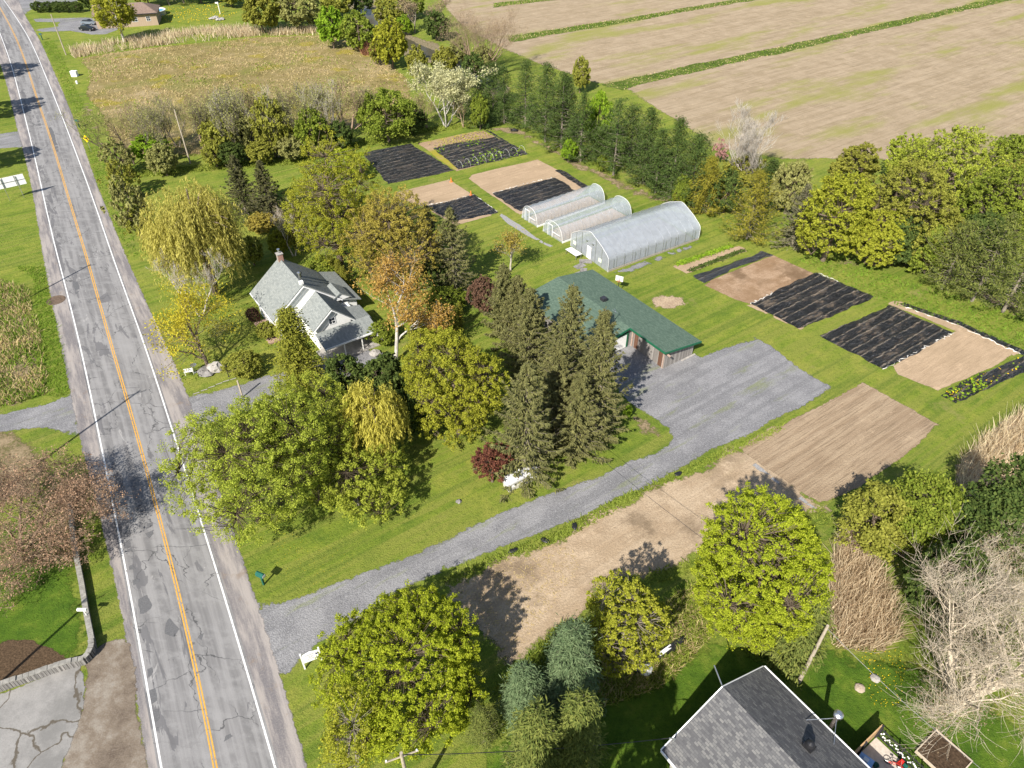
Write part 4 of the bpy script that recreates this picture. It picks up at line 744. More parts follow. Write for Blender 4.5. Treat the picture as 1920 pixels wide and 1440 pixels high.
# odds and ends
bn = ['by the field path end of the driveway', 'on the verge strip below the driveway bend', 'second from the front maple on the verge strip', 'nearest the front maple on the verge strip']
for i, (x, y) in enumerate(((1271, 889), (1077, 987), (1022, 1014), (962, 1033))):
    rm = rock_mesh(np.random.default_rng(i), .4, .5); o = rm.build('sandbag', BLACKPL, None, True, tuple(gp(x, y, .01))); o.scale = (1.3, .7, .8); o.rotation_euler = (0, 0, .6+i); tag(o, 'black plastic sandbag '+bn[i], 'sandbag', 'sandbags along the driveway')
t = thing('basketball_hoop', 'small white backboard on a dark post behind the green workshop roof', 'hoop', tuple(lot(-62.5, 62.3)), LOT_RZ+.5)
MB().tube([(0, 0, 0), (0, 0, 2.6)], .06, 8).build('post', DARKMETAL, t); MB().box(-.55, -.03, 2.1, .55, .03, 2.9).build('backboard', WHITE, t); MB().tube([(.23*math.cos(q), -.28+.23*math.sin(q), 2.25) for q in np.linspace(0, 2*math.pi, 13)], .02, 5, False).build('rim', REDC, t)
t = thing('planter_box', 'grey planter box of dry stems behind the green workshop', 'planter', tuple(lot(-52.3, 62.4)), LOT_RZ)
MB().box(-1.1, -.6, 0, 1.1, -.52, .55).box(-1.1, .52, 0, 1.1, .6, .55).box(-1.1, -.52, 0, -1.02, .52, .55).box(1.02, -.52, 0, 1.1, .52, .55).build('frame', WOODGREY, t); MB().box(-1.01, -.51, 0, 1.01, .51, .45).build('soil', CONC, t)
t = thing('tarp_roll', 'crumpled black and white plastic sheeting dumped on the weedy verge', 'plastic sheeting', tuple(gp(1235, 1230)), math.radians(35))
r3 = np.random.default_rng(8); P = [(x, r3.uniform(-.25, .25), .18) for x in np.linspace(-2.6, 2.8, 12)]
MB().tube(P, list(r3.uniform(.18, .4, 12)), 8).build('black_sheet', BLACKPL, t, True); rm = rock_mesh(r3, .6, .6); rm.build('white_bag', WHITE, t, False, (-1.8, -.3, .1)); MB().box(-.1, -.25, .4, 1.3, .05, .5).build('white_strip', TRIM_W, t)
o = MB().tube([(-.7, 0, .1), (.1, .1, .22), (.8, -.1, .1)], [.3, .42, .25], 8).build('plastic_bundle', BLACKPL, None, True, tuple(gp(964, 246))); tag(o, 'black plastic bundle on the grass at the foot of the pines', 'plastic bundle')
for (x, y, lab) in ((846, 341, 'orange cone at the far corner of the sandy bed'), (883, 366, 'orange cone beside the rumpled tarp edge')):
    t = MB().lathe([(.3, 0), (.3, .06), (.16, .07), (.04, .85)], (0, 0, 0), 10).build('traffic_cone', plain('orange_plastic', (.7, .2, .05)), None, False, tuple(gp(x, y))); tag(t, lab, 'cone')

# ------------------------------------------------------------------ black tarps on the beds
def tarp_mat(name, dirt, base=(.014, .015, .019), tear=.0):
    m = M(name); wr = m.noise(1.3, 5, .7, m.lotv(.35, 1.2), 1.0); f = m.noise(3.2, 5, .7, m.lotv(.45, 1), .6); d = m.noise(.9, 6, .75, m.lotv(.35, 1)); sp = m.noise(2.5, 5, .75, m.lotv(.5, 1))
    c = m.mix(m.mr(d, .52, .66, 0, dirt), base, (.2, .15, .1)); c = m.mix(m.mr(sp, .6, .68, 0, .8*min(1, dirt*1.3)), c, (.07, .028, .014))
    sx = m.n('ShaderNodeSeparateXYZ'); m.put(sx.inputs[0], m.lotv(1, 1)); wob = m.noise(.6, 5, .7)
    rw = m.ma('ABSOLUTE', m.ma('SUBTRACT', m.ma('FRACT', m.ma('ADD', m.ma('MULTIPLY', sx.outputs[1], .72), m.ma('MULTIPLY', wob, .55))), .5))
    c = m.mix(m.ma('MULTIPLY', m.mr(rw, .03, .12, 1, 0), m.mr(f, .4, .56, 0, min(1, dirt*1.25))), c, (.3, .25, .19))
    c = m.mix(m.ma('MULTIPLY', m.mr(m.noise(3.5, 4, .7, m.lotv(.3, 1.4)), .57, .66), .55), c, (.17, .175, .19))  # pale grey flecks: glints on the wrinkles, painted into the colour
    h = m.ma('ADD', m.ma('ADD', wr, m.ma('MULTIPLY', f, 1.1)), m.ma('MULTIPLY', m.mr(rw, 0, .2), -.5))
    return m.surf(c, m.mr(d, .5, .65, .3, .75), .8, m.bump(h, .8, 1))
TARP = tarp_mat('black_tarp', .55); TARPDIRTY = tarp_mat('dirty_black_tarp', .95); TARPGREY = tarp_mat('grey_tarp', .25, (.045, .05, .06)); HEM = plain('white_tarp_hem', (.62, .6, .55), .6, .3)
def tarp(px, label, mat, amp=.1, hem=None, furrow=0.0):
    pts = [gp(*p) for p in px]; rng = np.random.default_rng(len(label)); P = outline(pts, .45, .1, rng)
    ph = rng.uniform(0, 6, 12); fr = rng.uniform(.5, 3.2, 12); an = rng.normal(0, .5, 12)+math.radians(35)
    def zf(V, ed):
        z = np.zeros(len(V))
        for k in range(12): z += np.sin((V[:, 0]*-math.sin(an[k])+V[:, 1]*math.cos(an[k]))*fr[k]*2+ph[k]+.6*np.sin(V[:, 0]*.9+ph[k]*2))/(1+fr[k])
        return np.clip((z*.5+.6)*amp, 0, .4)*np.clip(ed/.35, 0, 1)+rng.normal(0, amp*.22, len(V)).clip(-.02, .2)*np.clip(ed/.2, 0, 1)+furrow
    t = thing('garden_tarp', label, 'tarp', (0, 0, 0), 0, 'tarps covering the garden beds')
    obj('sheet', sheet_mesh('sheet', P, .03, mat, .4, zf), t)
    if hem:
        for a, b in hem:
            A, B = gp(*a), gp(*b); n = 24; q = [A+(B-A)*k/n+np.array([rng.normal(0, .12), rng.normal(0, .12), .05]) for k in range(n+1)]
            MB().tube(q, list(np.clip(rng.normal(.03, .04, n+1), .008, .11)), 5).build('hem', HEM, t, True)
    return t
tarp([(680, 287), (767, 269), (853, 320), (727, 346)], 'square black tarp on the bed nearest the hedgerow', TARP, .07)
tarp([(811, 278), (858, 268), (927, 257), (960, 272), (992, 289), (930, 302), (860, 318)], 'black tarp with bare hoops over the far corner bed', TARPDIRTY, .1)
tarp([(923, 363), (985, 347), (1040, 333), (1058, 342), (1078, 357), (1030, 378), (974, 396)], 'rumpled black tarp just behind the first hoop house', TARP, .16, [((923, 362), (985, 345)), ((985, 345), (1038, 333))])
tarp([(1041, 319), (1052, 318), (1104, 350), (1090, 353)], 'narrow black tarp strip along the bed edge facing the pines', TARP, .05)
tarp([(911, 245), (915, 244), (946, 262), (990, 287), (984, 287)], 'thin black tarp strip beside the hooped bed', TARP, .05)
tarp([(793, 388), (845, 377), (887, 365), (910, 380), (934, 398), (890, 408), (853, 415)], 'rumpled black tarp partly behind the olive spruce', TARP, .16, [((793, 387), (845, 376)), ((845, 376), (886, 365)), ((886, 365), (934, 397))])
tarp([(1300, 518), (1410, 480), (1427, 471), (1450, 478), (1380, 503), (1320, 531)], 'flat grey tarp strip beside the vegetable rows', TARPGREY, .03)
tarp([(1407, 570), (1447, 550), (1497, 524), (1533, 512), (1570, 528), (1640, 556), (1612, 570), (1570, 588), (1497, 617)], 'wrinkled black tarp strewn with soil on the brown bed', TARPDIRTY, .16, [((1407, 570), (1450, 549)), ((1533, 512), (1572, 528))])
tarp([(1537, 630), (1670, 573), (1787, 625), (1770, 633), (1742, 648), (1698, 674), (1657, 693)], 'large striped black tarp beside the smooth sandy bed', TARPDIRTY, .1, [((1787, 625), (1742, 647)), ((1742, 647), (1657, 692))])
tarp([(1687, 571), (1697, 568), (1800, 603), (1930, 662), (1960, 676), (1955, 682), (1915, 665), (1800, 611)], 'long thin black tarp edging the bed on the pine side', TARP, .05, [((1692, 575), (1800, 612)), ((1800, 612), (1912, 664))])
tarp([(1763, 741), (1830, 705), (1912, 670), (1970, 645), (1985, 668), (1920, 697), (1791, 757)], 'black tarp with yellow flowers at the bed end near the dry reeds', TARP, .08)
hp = [np.array([835, 300]), np.array([985, 280])]
ords = ['first', 'second', 'third', 'fourth', 'fifth', 'sixth', 'seventh', 'eighth', 'ninth', 'tenth', 'eleventh', 'twelfth']
for i in range(9):
    c = gp(*(np.array([868, 316])*(1-i/8)+np.array([985, 287])*(i/8))); e = EA*-1.0
    P = [c+e*(1.1-1.1*math.cos(q))+np.array([0, 0, 1.15*math.sin(q)]) for q in np.linspace(0, math.pi, 11)]
    tag(MB().tube(P, .02, 5).build('bed_hoop', plain('pale_hoop_plastic', (.5, .5, .48))), 'thin white bed hoop, %s from the near corner of the row' % ords[i], 'hoop', 'hoops over the far bed')
# ------------------------------------------------------------------ foliage and bark
def leaf_mat(name, c1, c2, trans=.3, hv=.004, vv=.04):
    m = M(name); i = m.island(); r = m.orand(); g_ = 1.18 if trans >= .35 else 1; c1 = tuple(min(.8, q*g_) for q in c1); c2 = tuple(min(.8, q*g_) for q in c2)
    c = m.mix(m.mr(i, .05, .95, smooth=False), c1, c2)
    c = m.hsv(c, m.ma('ADD', .5-hv, m.ma('MULTIPLY', r, 2*hv)), 1, m.ma('ADD', 1-vv, m.ma('MULTIPLY', r, 2*vv)))
    d = m.n('ShaderNodeBsdfDiffuse'); t = m.n('ShaderNodeBsdfTranslucent'); x = m.n('ShaderNodeMixShader')
    m.put(d.inputs[0], c); m.put(t.inputs[0], c); x.inputs[0].default_value = trans
    m.t.links.new(d.outputs[0], x.inputs[1]); m.t.links.new(t.outputs[0], x.inputs[2]); m.t.links.new(x.outputs[0], m.out.inputs[0]); return m.m
LF = dict(
    bright=leaf_mat('bright_maple_leaves', (.215, .27, .02), (.41, .46, .042), .48),
    maple=leaf_mat('maple_leaves', (.19, .21, .022), (.36, .36, .045), .4),
    green=leaf_mat('green_leaves', (.12, .165, .022), (.25, .29, .045), .38),
    vivid=leaf_mat('vivid_leaves', (.13, .22, .018), (.27, .38, .035), .4),
    airy=leaf_mat('light_willow_leaves', (.23, .28, .034), (.4, .44, .07), .45),
    olive=leaf_mat('olive_leaves', (.17, .18, .03), (.31, .31, .06), .38),
    greygreen=leaf_mat('grey_green_leaves', (.19, .19, .06), (.32, .32, .115), .35),
    orange=leaf_mat('budding_orange_leaves', (.29, .19, .045), (.47, .31, .085), .38),
    budding=leaf_mat('budding_brown_leaves', (.24, .2, .04), (.38, .31, .07), .38),
    larch=leaf_mat('larch_needles', (.31, .265, .022), (.46, .4, .045), .35),
    willow=leaf_mat('yellow_willow_leaves', (.28, .255, .05), (.48, .43, .12), .4),
    willow2=leaf_mat('golden_willow_leaves', (.32, .3, .045), (.54, .5, .1), .4),
    spruce=leaf_mat('olive_spruce_needles', (.1, .104, .04), (.205, .198, .075), .2),
    darkspruce=leaf_mat('dark_spruce_needles', (.062, .068, .03), (.135, .13, .055), .2),
    pine=leaf_mat('pine_needles', (.042, .074, .02), (.105, .145, .038), .2),
    yelpine=leaf_mat('yellowing_pine_needles', (.16, .16, .024), (.32, .28, .04), .25),
    bluepine=leaf_mat('blue_green_pine_needles', (.085, .13, .06), (.17, .225, .11), .2),
    juniper=leaf_mat('juniper_needles', (.09, .12, .03), (.2, .22, .055), .2),
    greyspruce=leaf_mat('grey_spruce_needles', (.11, .11, .062), (.2, .19, .105), .2),
    cedar=leaf_mat('cedar_leaves', (.125, .135, .02), (.27, .265, .04), .22),
    purple=leaf_mat('purple_leaves', (.085, .028, .026), (.22, .09, .055), .28),
    plum=leaf_mat('plum_leaves', (.11, .06, .042), (.2, .12, .08), .28),
    dark=leaf_mat('dark_green_leaves', (.05, .082, .022), (.125, .165, .042), .3),
    pale=leaf_mat('pale_poplar_leaves', (.32, .32, .16), (.52, .5, .28), .35),
    twig=leaf_mat('swelling_buds', (.22, .16, .1), (.34, .26, .16), .1),
    redtwig=leaf_mat('reddish_buds', (.27, .17, .11), (.42, .28, .18), .15),
    pink=leaf_mat('pink_blossom', (.4, .2, .18), (.55, .34, .3)))
def bark(name, c, s=1.0):
    m = M(name); n = m.noise(3, 5, .7, m.mapv(0, (2, 2, .5))); return m.surf(m.mix(m.mr(n, .35, .68), tuple(q*.55 for q in c), c), .9, .15)
BK = dict(brown=bark('brown_bark', (.2, .155, .115)), dark=bark('dark_bark', (.11, .085, .06)), white=bark('white_bark', (.62, .58, .51)), cream=bark('cream_bark', (.68, .58, .44)),
          grey=bark('grey_bark', (.29, .25, .2)), tan=bark('tan_twigs', (.4, .29, .2)), pale=bark('pale_grey_bark', (.6, .54, .46)))
def unit(a): return a/(np.linalg.norm(a, axis=-1, keepdims=True)+1e-9)
class Acc:
    def __init__(s): s.V = []; s.F = []; s.n = 0
    def add(s, V, F): s.V.append(np.asarray(V)); s.F.append(np.asarray(F)+s.n); s.n += len(V)
    def mesh(s, name, mat, smooth=False): return mesh(name, np.concatenate(s.V), np.concatenate(s.F), [mat], smooth)
    def frusta(s, P0, P1, R0, R1, k=4):
        P0, P1 = np.asarray(P0, float), np.asarray(P1, float); R0, R1 = np.asarray(R0, float), np.asarray(R1, float)
        t = unit(P1-P0); ref = np.where(np.abs(t[:, 2:3]) < .9, np.array([[0, 0, 1.]]), np.array([[1., 0, 0]])); a = unit(np.cross(t, ref)); b = np.cross(t, a)
        g = np.arange(k)*2*math.pi/k; ring = a[:, None]*np.cos(g)[None, :, None]+b[:, None]*np.sin(g)[None, :, None]
        V = np.concatenate([P0[:, None]+ring*R0[:, None, None], P1[:, None]+ring*R1[:, None, None]], 1).reshape(-1, 3)
        base = (np.arange(len(P0))*2*k)[:, None]; j = np.arange(k)[None]; q = (j+1) % k
        s.add(V, np.stack([base+j, base+q, base+k+q, base+k+j], -1).reshape(-1, 4))
    def path(s, P, R, k=7):
        P = np.asarray(P); R = np.asarray(R); s.frusta(P[:-1], P[1:], R[:-1], R[1:], k)
    def leaves(s, C, N, T, L, W):
        N = unit(N); T = unit(T-N*np.sum(T*N, 1, keepdims=True)); B = np.cross(N, T); L = np.asarray(L).reshape(-1, 1); W = np.asarray(W).reshape(-1, 1)
        V = np.stack([C-T*L*.5, C+B*W*.5+T*L*.05, C+T*L*.5, C-B*W*.5+T*L*.05], 1).reshape(-1, 3)
        s.add(V, np.arange(len(C)*4).reshape(-1, 4))
def bez(a, b, c, n): t = np.linspace(0, 1, n)[:, None]; return a*(1-t)**2+2*b*t*(1-t)+c*t*t
def g_leafy(rng, R, V, H, clear, n=170, per=95, leaf=.26, rc=.17, fill=.55, droop=0, trunk=.03, lean=(0, 0), twig=.3):
    zc = H-V; bumps = unit(rng.normal(size=(16, 3))); amp = rng.uniform(-.3, .26, 16)
    d = unit(rng.normal(size=(n*3, 3))); d = d[d[:, 2] > -.8][:n]
    rad = (1+(np.exp(-(1-d@bumps.T)*7)*amp).sum(1))*np.where(rng.random(len(d)) < .1, rng.uniform(1., 1.14, len(d)), 1)
    u = fill+(1-fill)*rng.random(len(d))**.45
    C = d*(rad*u*(1-rc*.8))[:, None]*np.array([R, R, V])+np.array([lean[0], lean[1], zc]); C[:, 2] = np.maximum(C[:, 2], clear*.8+.25)
    tr = Acc(); ba = np.array([0, 0, 0.]); top = np.array([lean[0]*.8, lean[1]*.8, zc+V*.35]); r0 = H*trunk
    tp = bez(ba, np.array([lean[0]*.2+rng.normal(0, .2), lean[1]*.2+rng.normal(0, .2), zc*.6]), top, 8); tr.path(tp, np.linspace(r0, r0*.3, 8))
    # limbs to well-spread clumps, then a branch from the nearest limb to every clump
    k = 9; idx = [int(rng.integers(len(C)))]
    for _ in range(k-1):
        dd = np.min(np.linalg.norm(C[:, None]-C[idx][None], axis=2), 1); idx.append(int(np.argmax(dd)))
    LP = []
    for i in idx:
        e = ba+(C[i]-ba)*.82; a = tp[int(rng.integers(2, 6))]; L = bez(a, (a+e)/2+np.array([0, 0, -.06*H*rng.random()])+rng.normal(0, .04*R, 3), e, 7); tr.path(L, np.linspace(r0*.38, r0*.1, 7), 5); LP.append(L)
    LP = np.concatenate(LP+[tp[3:]])
    for c in C:
        dist = np.linalg.norm(LP-c, axis=1)+np.where(LP[:, 2] > c[2]+.3, R*.3, 0); a = LP[int(np.argmin(dist))]
        B = bez(a, (a+c)/2+rng.normal(0, .12*np.linalg.norm(c-a)+.02, 3), c, 4); tr.path(B, np.array([.085, .06, .04, .02])*r0*.75+.007, 3)
    cr = Acc(); rr = rc*(R+V)/2*rng.uniform(.6, 1.35, len(C))
    m_ = (per*rng.uniform(.5, 1.4, len(C))).astype(int); I = np.repeat(np.arange(len(C)), m_); N = len(I)
    od = unit(C-np.array([lean[0], lean[1], zc])); SD = unit(od[:, None]*.9+rng.normal(0, .75, (len(C), 6, 3))+np.array([0, 0, .35-droop*.6])); SL = rng.uniform(.5, 1.7, (len(C), 6))
    k6 = rng.integers(0, 6, N); t = rng.random(N)**.8; o = SD[I, k6]*(SL[I, k6]*t)[:, None]+rng.normal(0, 1, (N, 3))*(.42-.24*t)[:, None]; P = C[I]+o*rr[I][:, None]*np.array([1, 1, .85])
    P[:, 2] -= droop*rng.random(N)*rr[I]; P[:, 2] = np.maximum(P[:, 2], .12)
    nm = unit(rng.normal(size=(N, 3))*.9+o*.7+np.array([0, 0, .6])); T = rng.normal(size=(N, 3))+np.array([0, 0, -.3-droop])
    s = leaf*rng.uniform(.6, 1.35, N); cr.leaves(P, nm, T, s*1.15, s*.8)
    return tr, cr
def g_bare(rng, R, H, levels=4, kids=4, spread=.75, up=.18, stems=1, lean=(0, 0), r0=None, first=.25, ratio=.62, minr=.006):
    S0, S1, Q0, Q1, tips = [], [], [], [], []; r0 = r0 or H*.022
    def grow(p, d, ln, r, lev):
        ns = 5 if lev < 2 else 4 if lev < 3 else 3; pts = [p]; rad = [r]
        for i in range(ns):
            d = unit(d+rng.normal(0, .07 if lev == 0 else .16, 3)+np.array([0, 0, up*(.5+.5*lev)])); p = p+d*ln/ns; pts.append(p); rad.append(r*(1-.6*(i+1)/ns))
        for i in range(ns): S0.append(pts[i]); S1.append(pts[i+1]); Q0.append(rad[i]); Q1.append(rad[i+1])
        if lev >= levels: tips.append((pts[-1], d)); tips.append((pts[-2], d)); return
        n = kids+int(rng.integers(0, 2))+(1 if lev == 0 else 0)
        for j in range(n):
            t = first+(1-first)*(j+rng.random())/n if lev == 0 else .25+.75*(j+rng.random())/n
            k = min(ns-1, int(t*ns)); q = pts[k]+(pts[k+1]-pts[k])*(t*ns-k)
            a = rng.uniform(0, 2*math.pi); e = unit(np.cross(d, [math.cos(a), math.sin(a), .3])); dd = unit(d*(1-spread*.6)+e*spread)
            grow(q, dd, ln*ratio*rng.uniform(.75, 1.2)*(1.15-.35*t), max(r*(1-.6*t)*.58, minr), lev+1)
    for s_ in range(stems):
        a = 2*math.pi*s_/stems+rng.random(); dd = np.array([lean[0]+.35*math.cos(a)*(stems > 1), lean[1]+.35*math.sin(a)*(stems > 1), 1.])
        grow(np.array([.25*math.cos(a)*(stems > 1), .25*math.sin(a)*(stems > 1), 0.]), unit(dd), H*.62, r0*(1 if stems == 1 else .7), 0)
    S0, S1 = np.array(S0), np.array(S1); c0 = np.array([lean[0], lean[1]])*H*.5
    sx = R/np.percentile(np.linalg.norm(S1[:, :2]-c0, axis=1), 96); sz = H/S1[:, 2].max(); sc3 = np.array([sx, sx, sz])
    tr = Acc(); q = np.array(Q0); big = q > r0*.2
    for msk, k in ((big, 6), (~big, 3)):
        if msk.any(): tr.frusta(S0[msk]*sc3, S1[msk]*sc3, q[msk], np.array(Q1)[msk], k)
    return tr, np.array([t[0] for t in tips])*sc3, np.array([t[1] for t in tips])
def g_budding(rng, R, H, leaf=.2, per=7, clr=None, droop=.4, jit=.35, **k):
    tr, P, D = g_bare(rng, R, H, **k); P = np.repeat(P, per, 0)+rng.normal(0, jit, (len(P)*per, 3))*np.array([1, 1, 1]); P[:, 2] = np.maximum(P[:, 2]-droop*rng.random(len(P)), .1)
    cr = Acc(); N = len(P); s = leaf*rng.uniform(.55, 1.35, N); cr.leaves(P, rng.normal(size=(N, 3))+np.array([0, 0, .7]), rng.normal(size=(N, 3))+np.array([0, 0, -.5]), s*1.3, s*.7); return tr, cr
def g_weep(rng, R, V, H, strands=520, per=34, leaf=.3, minlen=.3, bark_r=.03):
    zc = H-V; tr = Acc(); cr = Acc(); tp = bez(np.zeros(3), np.array([.3, .2, H*.3]), np.array([0, 0, H*.72]), 7); tr.path(tp, np.linspace(H*bark_r, H*.008, 7))
    lobes = unit(np.column_stack([rng.normal(size=(14, 2)), rng.uniform(.05, 1, 14)])); lr = rng.uniform(.62, 1.12, 14); C, T_, L_, W_ = [], [], [], []
    tops = []
    for l in lobes:
        e = np.array([0, 0, zc])+l*np.array([R, R, V])*.78; a = tp[int(rng.integers(2, 6))]; L = bez(a, np.array([e[0]*.5, e[1]*.5, max(e[2], a[2])+.08*H]), e, 7); tr.path(L, np.linspace(H*.011, H*.003, 7), 5)
    for _ in range(strands):
        li = int(rng.integers(14)); l = lobes[li]; d = unit(l+rng.normal(0, .27, 3)); d[2] = abs(d[2])*.9+.08; d = unit(d)
        p = np.array([0, 0, zc])+d*np.array([R*.86, R*.86, V])*rng.uniform(.6, 1.03)*lr[li]
        low = rng.uniform(.02, .6)*H if rng.random() < .7 else p[2]*.6; ln = max(.18*H*minlen/.3, (p[2]-low)*rng.uniform(.45, 1)); t = np.sort(rng.random(per))[:, None]; out = np.array([d[0], d[1], 0])*R*rng.uniform(.04, .22)
        Q = p+out*(1-(1-t)**2)-np.array([0, 0, ln])*t**1.35+rng.normal(0, .12, (per, 3)); Q[:, 2] = np.maximum(Q[:, 2], .1)
        C.append(Q); T_.append(np.tile([d[0]*.25, d[1]*.25, -1.], (per, 1))+rng.normal(0, .22, (per, 3)))
    C = np.concatenate(C); T_ = np.concatenate(T_); N = len(C); nn = rng.normal(size=(N, 3)); nn[:, :2] += C[:, :2]/R; nn[:, 2] += .5
    s = leaf*rng.uniform(.7, 1.4, N); cr.leaves(C, nn, T_, s*2.3, s*.42); return tr, cr
def g_conifer(rng, R, H, whorl=.036, nb=7, needle=.42, droop=.28, upt=.25, power=.85, bare=.05, per=13, wid=.3, density=1.0, puff=0):
    tr = Acc(); cr = Acc(); tp = np.array([[0, 0, 0], [rng.normal(0, .05), rng.normal(0, .05), H*.5], [0, 0, H]]); tr.path(tp, [H*.016+.03, H*.01, .02], 7)
    C, N_, T_, L_, W_ = [], [], [], [], []; z = bare*H; up = np.array([0, 0, 1.]); P0, P1, r0, r1 = [], [], [], []
    ga = rng.random()*6
    sect = 1+.22*np.sin(np.arange(12)*2.1+ga)
    while z < H*.985:
        f = z/H; n = nb if f < .75 else max(3, nb-2); ga += 1.1
        for j in range(n):
            a = ga+2*math.pi*(j+rng.uniform(-.3, .3))/n; ln = (R*(1-f)**power*sect[int(a*12/6.2832) % 12]+.1)*rng.uniform(.62, 1.12); h = np.array([math.cos(a), math.sin(a), 0.]); sd_ = np.array([-h[1], h[0], 0.])
            slope = .45*f-droop*(1-f)+rng.normal(0, .07); k = max(3, int(per*density*(.35+.65*ln/R))); t = (.12+.88*rng.random(k)**.75)[:, None]
            zz = slope*ln*t+upt*ln*(t**3)-droop*.25*ln*t*(1-t); base = np.array([0, 0, z]); Q = base+h*ln*t+up*zz
            P0.append(base); q1 = base+h*ln*.5+up*(slope*ln*.5); P1.append(q1); r0.append(.012*H*(1-f)*.45+.012); r1.append(.02); P0.append(q1); P1.append(base+h*ln*.95+up*(slope*ln*.95+upt*ln*.8)); r0.append(.02); r1.append(.008)
            for sgn in (-1, 1, 0, 0):
                w_ = ln*.34*(1.12-t)*rng.random((k, 1)); o = sd_*sgn*w_-up*(abs(sgn)*w_*.25+rng.random((k, 1))*.12*(1 if sgn else 1.6))
                if puff: o = rng.normal(0, puff, (k, 3))*np.array([1, 1, .55])
                C.append(Q+o); L_.append(needle*rng.uniform(.7, 1.35, k)); W_.append(needle*wid*rng.uniform(.7, 1.3, k))
                T_.append(h*.9+sd_*sgn*.75-up*(.1 if sgn else .5)+rng.normal(0, .25, (k, 3))); N_.append(up*1.0+h*.35+rng.normal(0, .45, (k, 3)))
        z += whorl*H*rng.uniform(.75, 1.2)*(1.15-.55*f)
    C.append(np.array([[0, 0, H-.1], [0, 0, H+.1]])); L_.append(np.array([.4, .4])); W_.append(np.array([.1, .1])); T_.append(np.array([[0, 0, 1.], [0, .1, 1]])); N_.append(np.array([[1., 0, 0], [0, 1., 0]]))
    tr.frusta(P0, P1, r0, r1, 3); cr.leaves(np.concatenate(C), np.concatenate(N_), np.concatenate(T_), np.concatenate(L_), np.concatenate(W_)); return tr, cr

CACHE = {}
def place(name, cat, label, key, gen, bk, lf, xy, sx, sz, group=None, rz=0, crown_name='crown'):
    """gen() -> (trunk, crown) accumulators; a key already built is copied part by part"""
    if key not in CACHE:
        tr, cr = gen(); CACHE[key] = (tr.mesh('trunk', BK[bk], False), cr.mesh('crown', LF[lf]) if cr else None)
    a, b = CACHE[key]; r = thing(name, label, cat, (xy[0], xy[1], 0), rz, group); r.scale = (sx, sx, sz)
    for nm, me, mt in (('trunk', a, BK[bk]), (crown_name, b, LF[lf] if lf else None)):
        if me:
            o = obj(nm, me, r)
            if me.materials[0] != mt: o.material_slots[0].link = 'OBJECT'; o.material_slots[0].material = mt
    return r
def solve_round(x0, y0, x1, y1, clear):
    cx, cy, w_, h_ = (x0+x1)/2, (y0+y1)/2, x1-x0, y1-y0; hc = clear+3.; dl = dep_ang(cy)
    for _ in range(10):
        P = gp(cx, cy, hc); s = depth(P)/FPX; R = w_/2*s; q = (h_/2*s)**2-(R*math.sin(dl))**2; V = math.sqrt(max(q, 0))/math.cos(dl); V = min(max(V, .55*R), 1.7*R); hc = clear+V
    return P, R, V, hc+V
def solve_base(base, tipy, w_, cone=True):
    P = gp(*base); H = ht(base, tipy); s = depth(np.array([P[0], P[1], H*.4]))/FPX; R = w_/2*s; dl = dep_ang((base[1]+tipy)/2)
    if not cone:                                     # a wide crown's far side rises above its middle in the picture
        for _ in range(20):
            V = .38*H0 if _ else .38*H; H0 = V+H-math.sqrt((R*math.tan(dl))**2*.6+V*V); H0 = max(H0, .5*H)
        H = H0
    return P, R, H
def rng_new(label=''): return np.random.default_rng(sum(ord(c)*(i+7) for i, c in enumerate(label)))
def leafy(label, bbox, lf='maple', bk='brown', clear=1.0, hero=False, name='leafy_tree', cat='tree', group=None, **k):
    P, R, V, H = solve_round(*bbox, clear); rg = rng_new(label)
    d = depth(P); leaf = k.pop('leaf', .2+.0012*d)
    if hero: return place(name, cat, label, ('h', label), lambda: g_leafy(rg, R, V, H, clear, leaf=leaf, **k), bk, lf, P, 1, 1, group)
    var = int(rg.integers(3)); far = d > 150; shrub = clear < .6
    asp = H/R; kind = ('leafy', var, far, shrub, tuple(sorted(k.items())))
    R0, V0, c0 = (4., 3.6, .25) if shrub else (4.2, 4.2, 1.4); H0 = c0+2*V0
    return place(name, cat, label, kind, lambda: g_leafy(np.random.default_rng(var+7), R0, V0, H0, c0, leaf=leaf, **{**dict(n=220 if far else 300, per=36 if far else 46, rc=.11), **k}), bk, lf, P, R/R0, H/H0, group, rg.uniform(0, 6.28))
def conifer(label, base, tipy, w_, lf='spruce', hero=False, name='spruce_tree', group=None, rz=None, **k):
    P, R, H = solve_base(base, tipy, w_); rg = rng_new(label)
    if hero: return place(name, 'tree', label, ('h', label), lambda: g_conifer(rg, R, H, **k), 'grey', lf, P, 1, 1, group)
    var = int(rg.integers(3)); kk = tuple(sorted(k.items()))
    return place(name, 'tree', label, ('con', var, kk), lambda: g_conifer(np.random.default_rng(var+31), 3.4, 12., **k), 'grey', lf, P, R/3.4, H/12., group, rg.uniform(0, 6.28))
def bare(label, base, tipy, w_, bk='grey', hero=False, name='bare_tree', cat='tree', group=None, buds='twig', rz=None, lf=None, per=2, **k):
    P, R, H = solve_base(base, tipy, w_, False); rg = rng_new(label); R *= 1.3
    if 'size' in k: R, H = k.pop('size')
    if hero: return place(name, cat, label, ('h', label), lambda: g_budding(rg, R, H, per=per, **k), bk, lf or buds, P, 1, 1, group, 0, 'crown')
    var = int(rg.integers(3)); kk = tuple(sorted((a, str(b)) for a, b in k.items()))
    return place(name, cat, label, ('bare', var, per, kk), lambda: g_budding(np.random.default_rng(var+61), 3.2, 9., per=per, **k), bk, lf or buds, P, R/3.2, H/9., group, rg.uniform(0, 6.28) if rz is None else rz, 'crown')
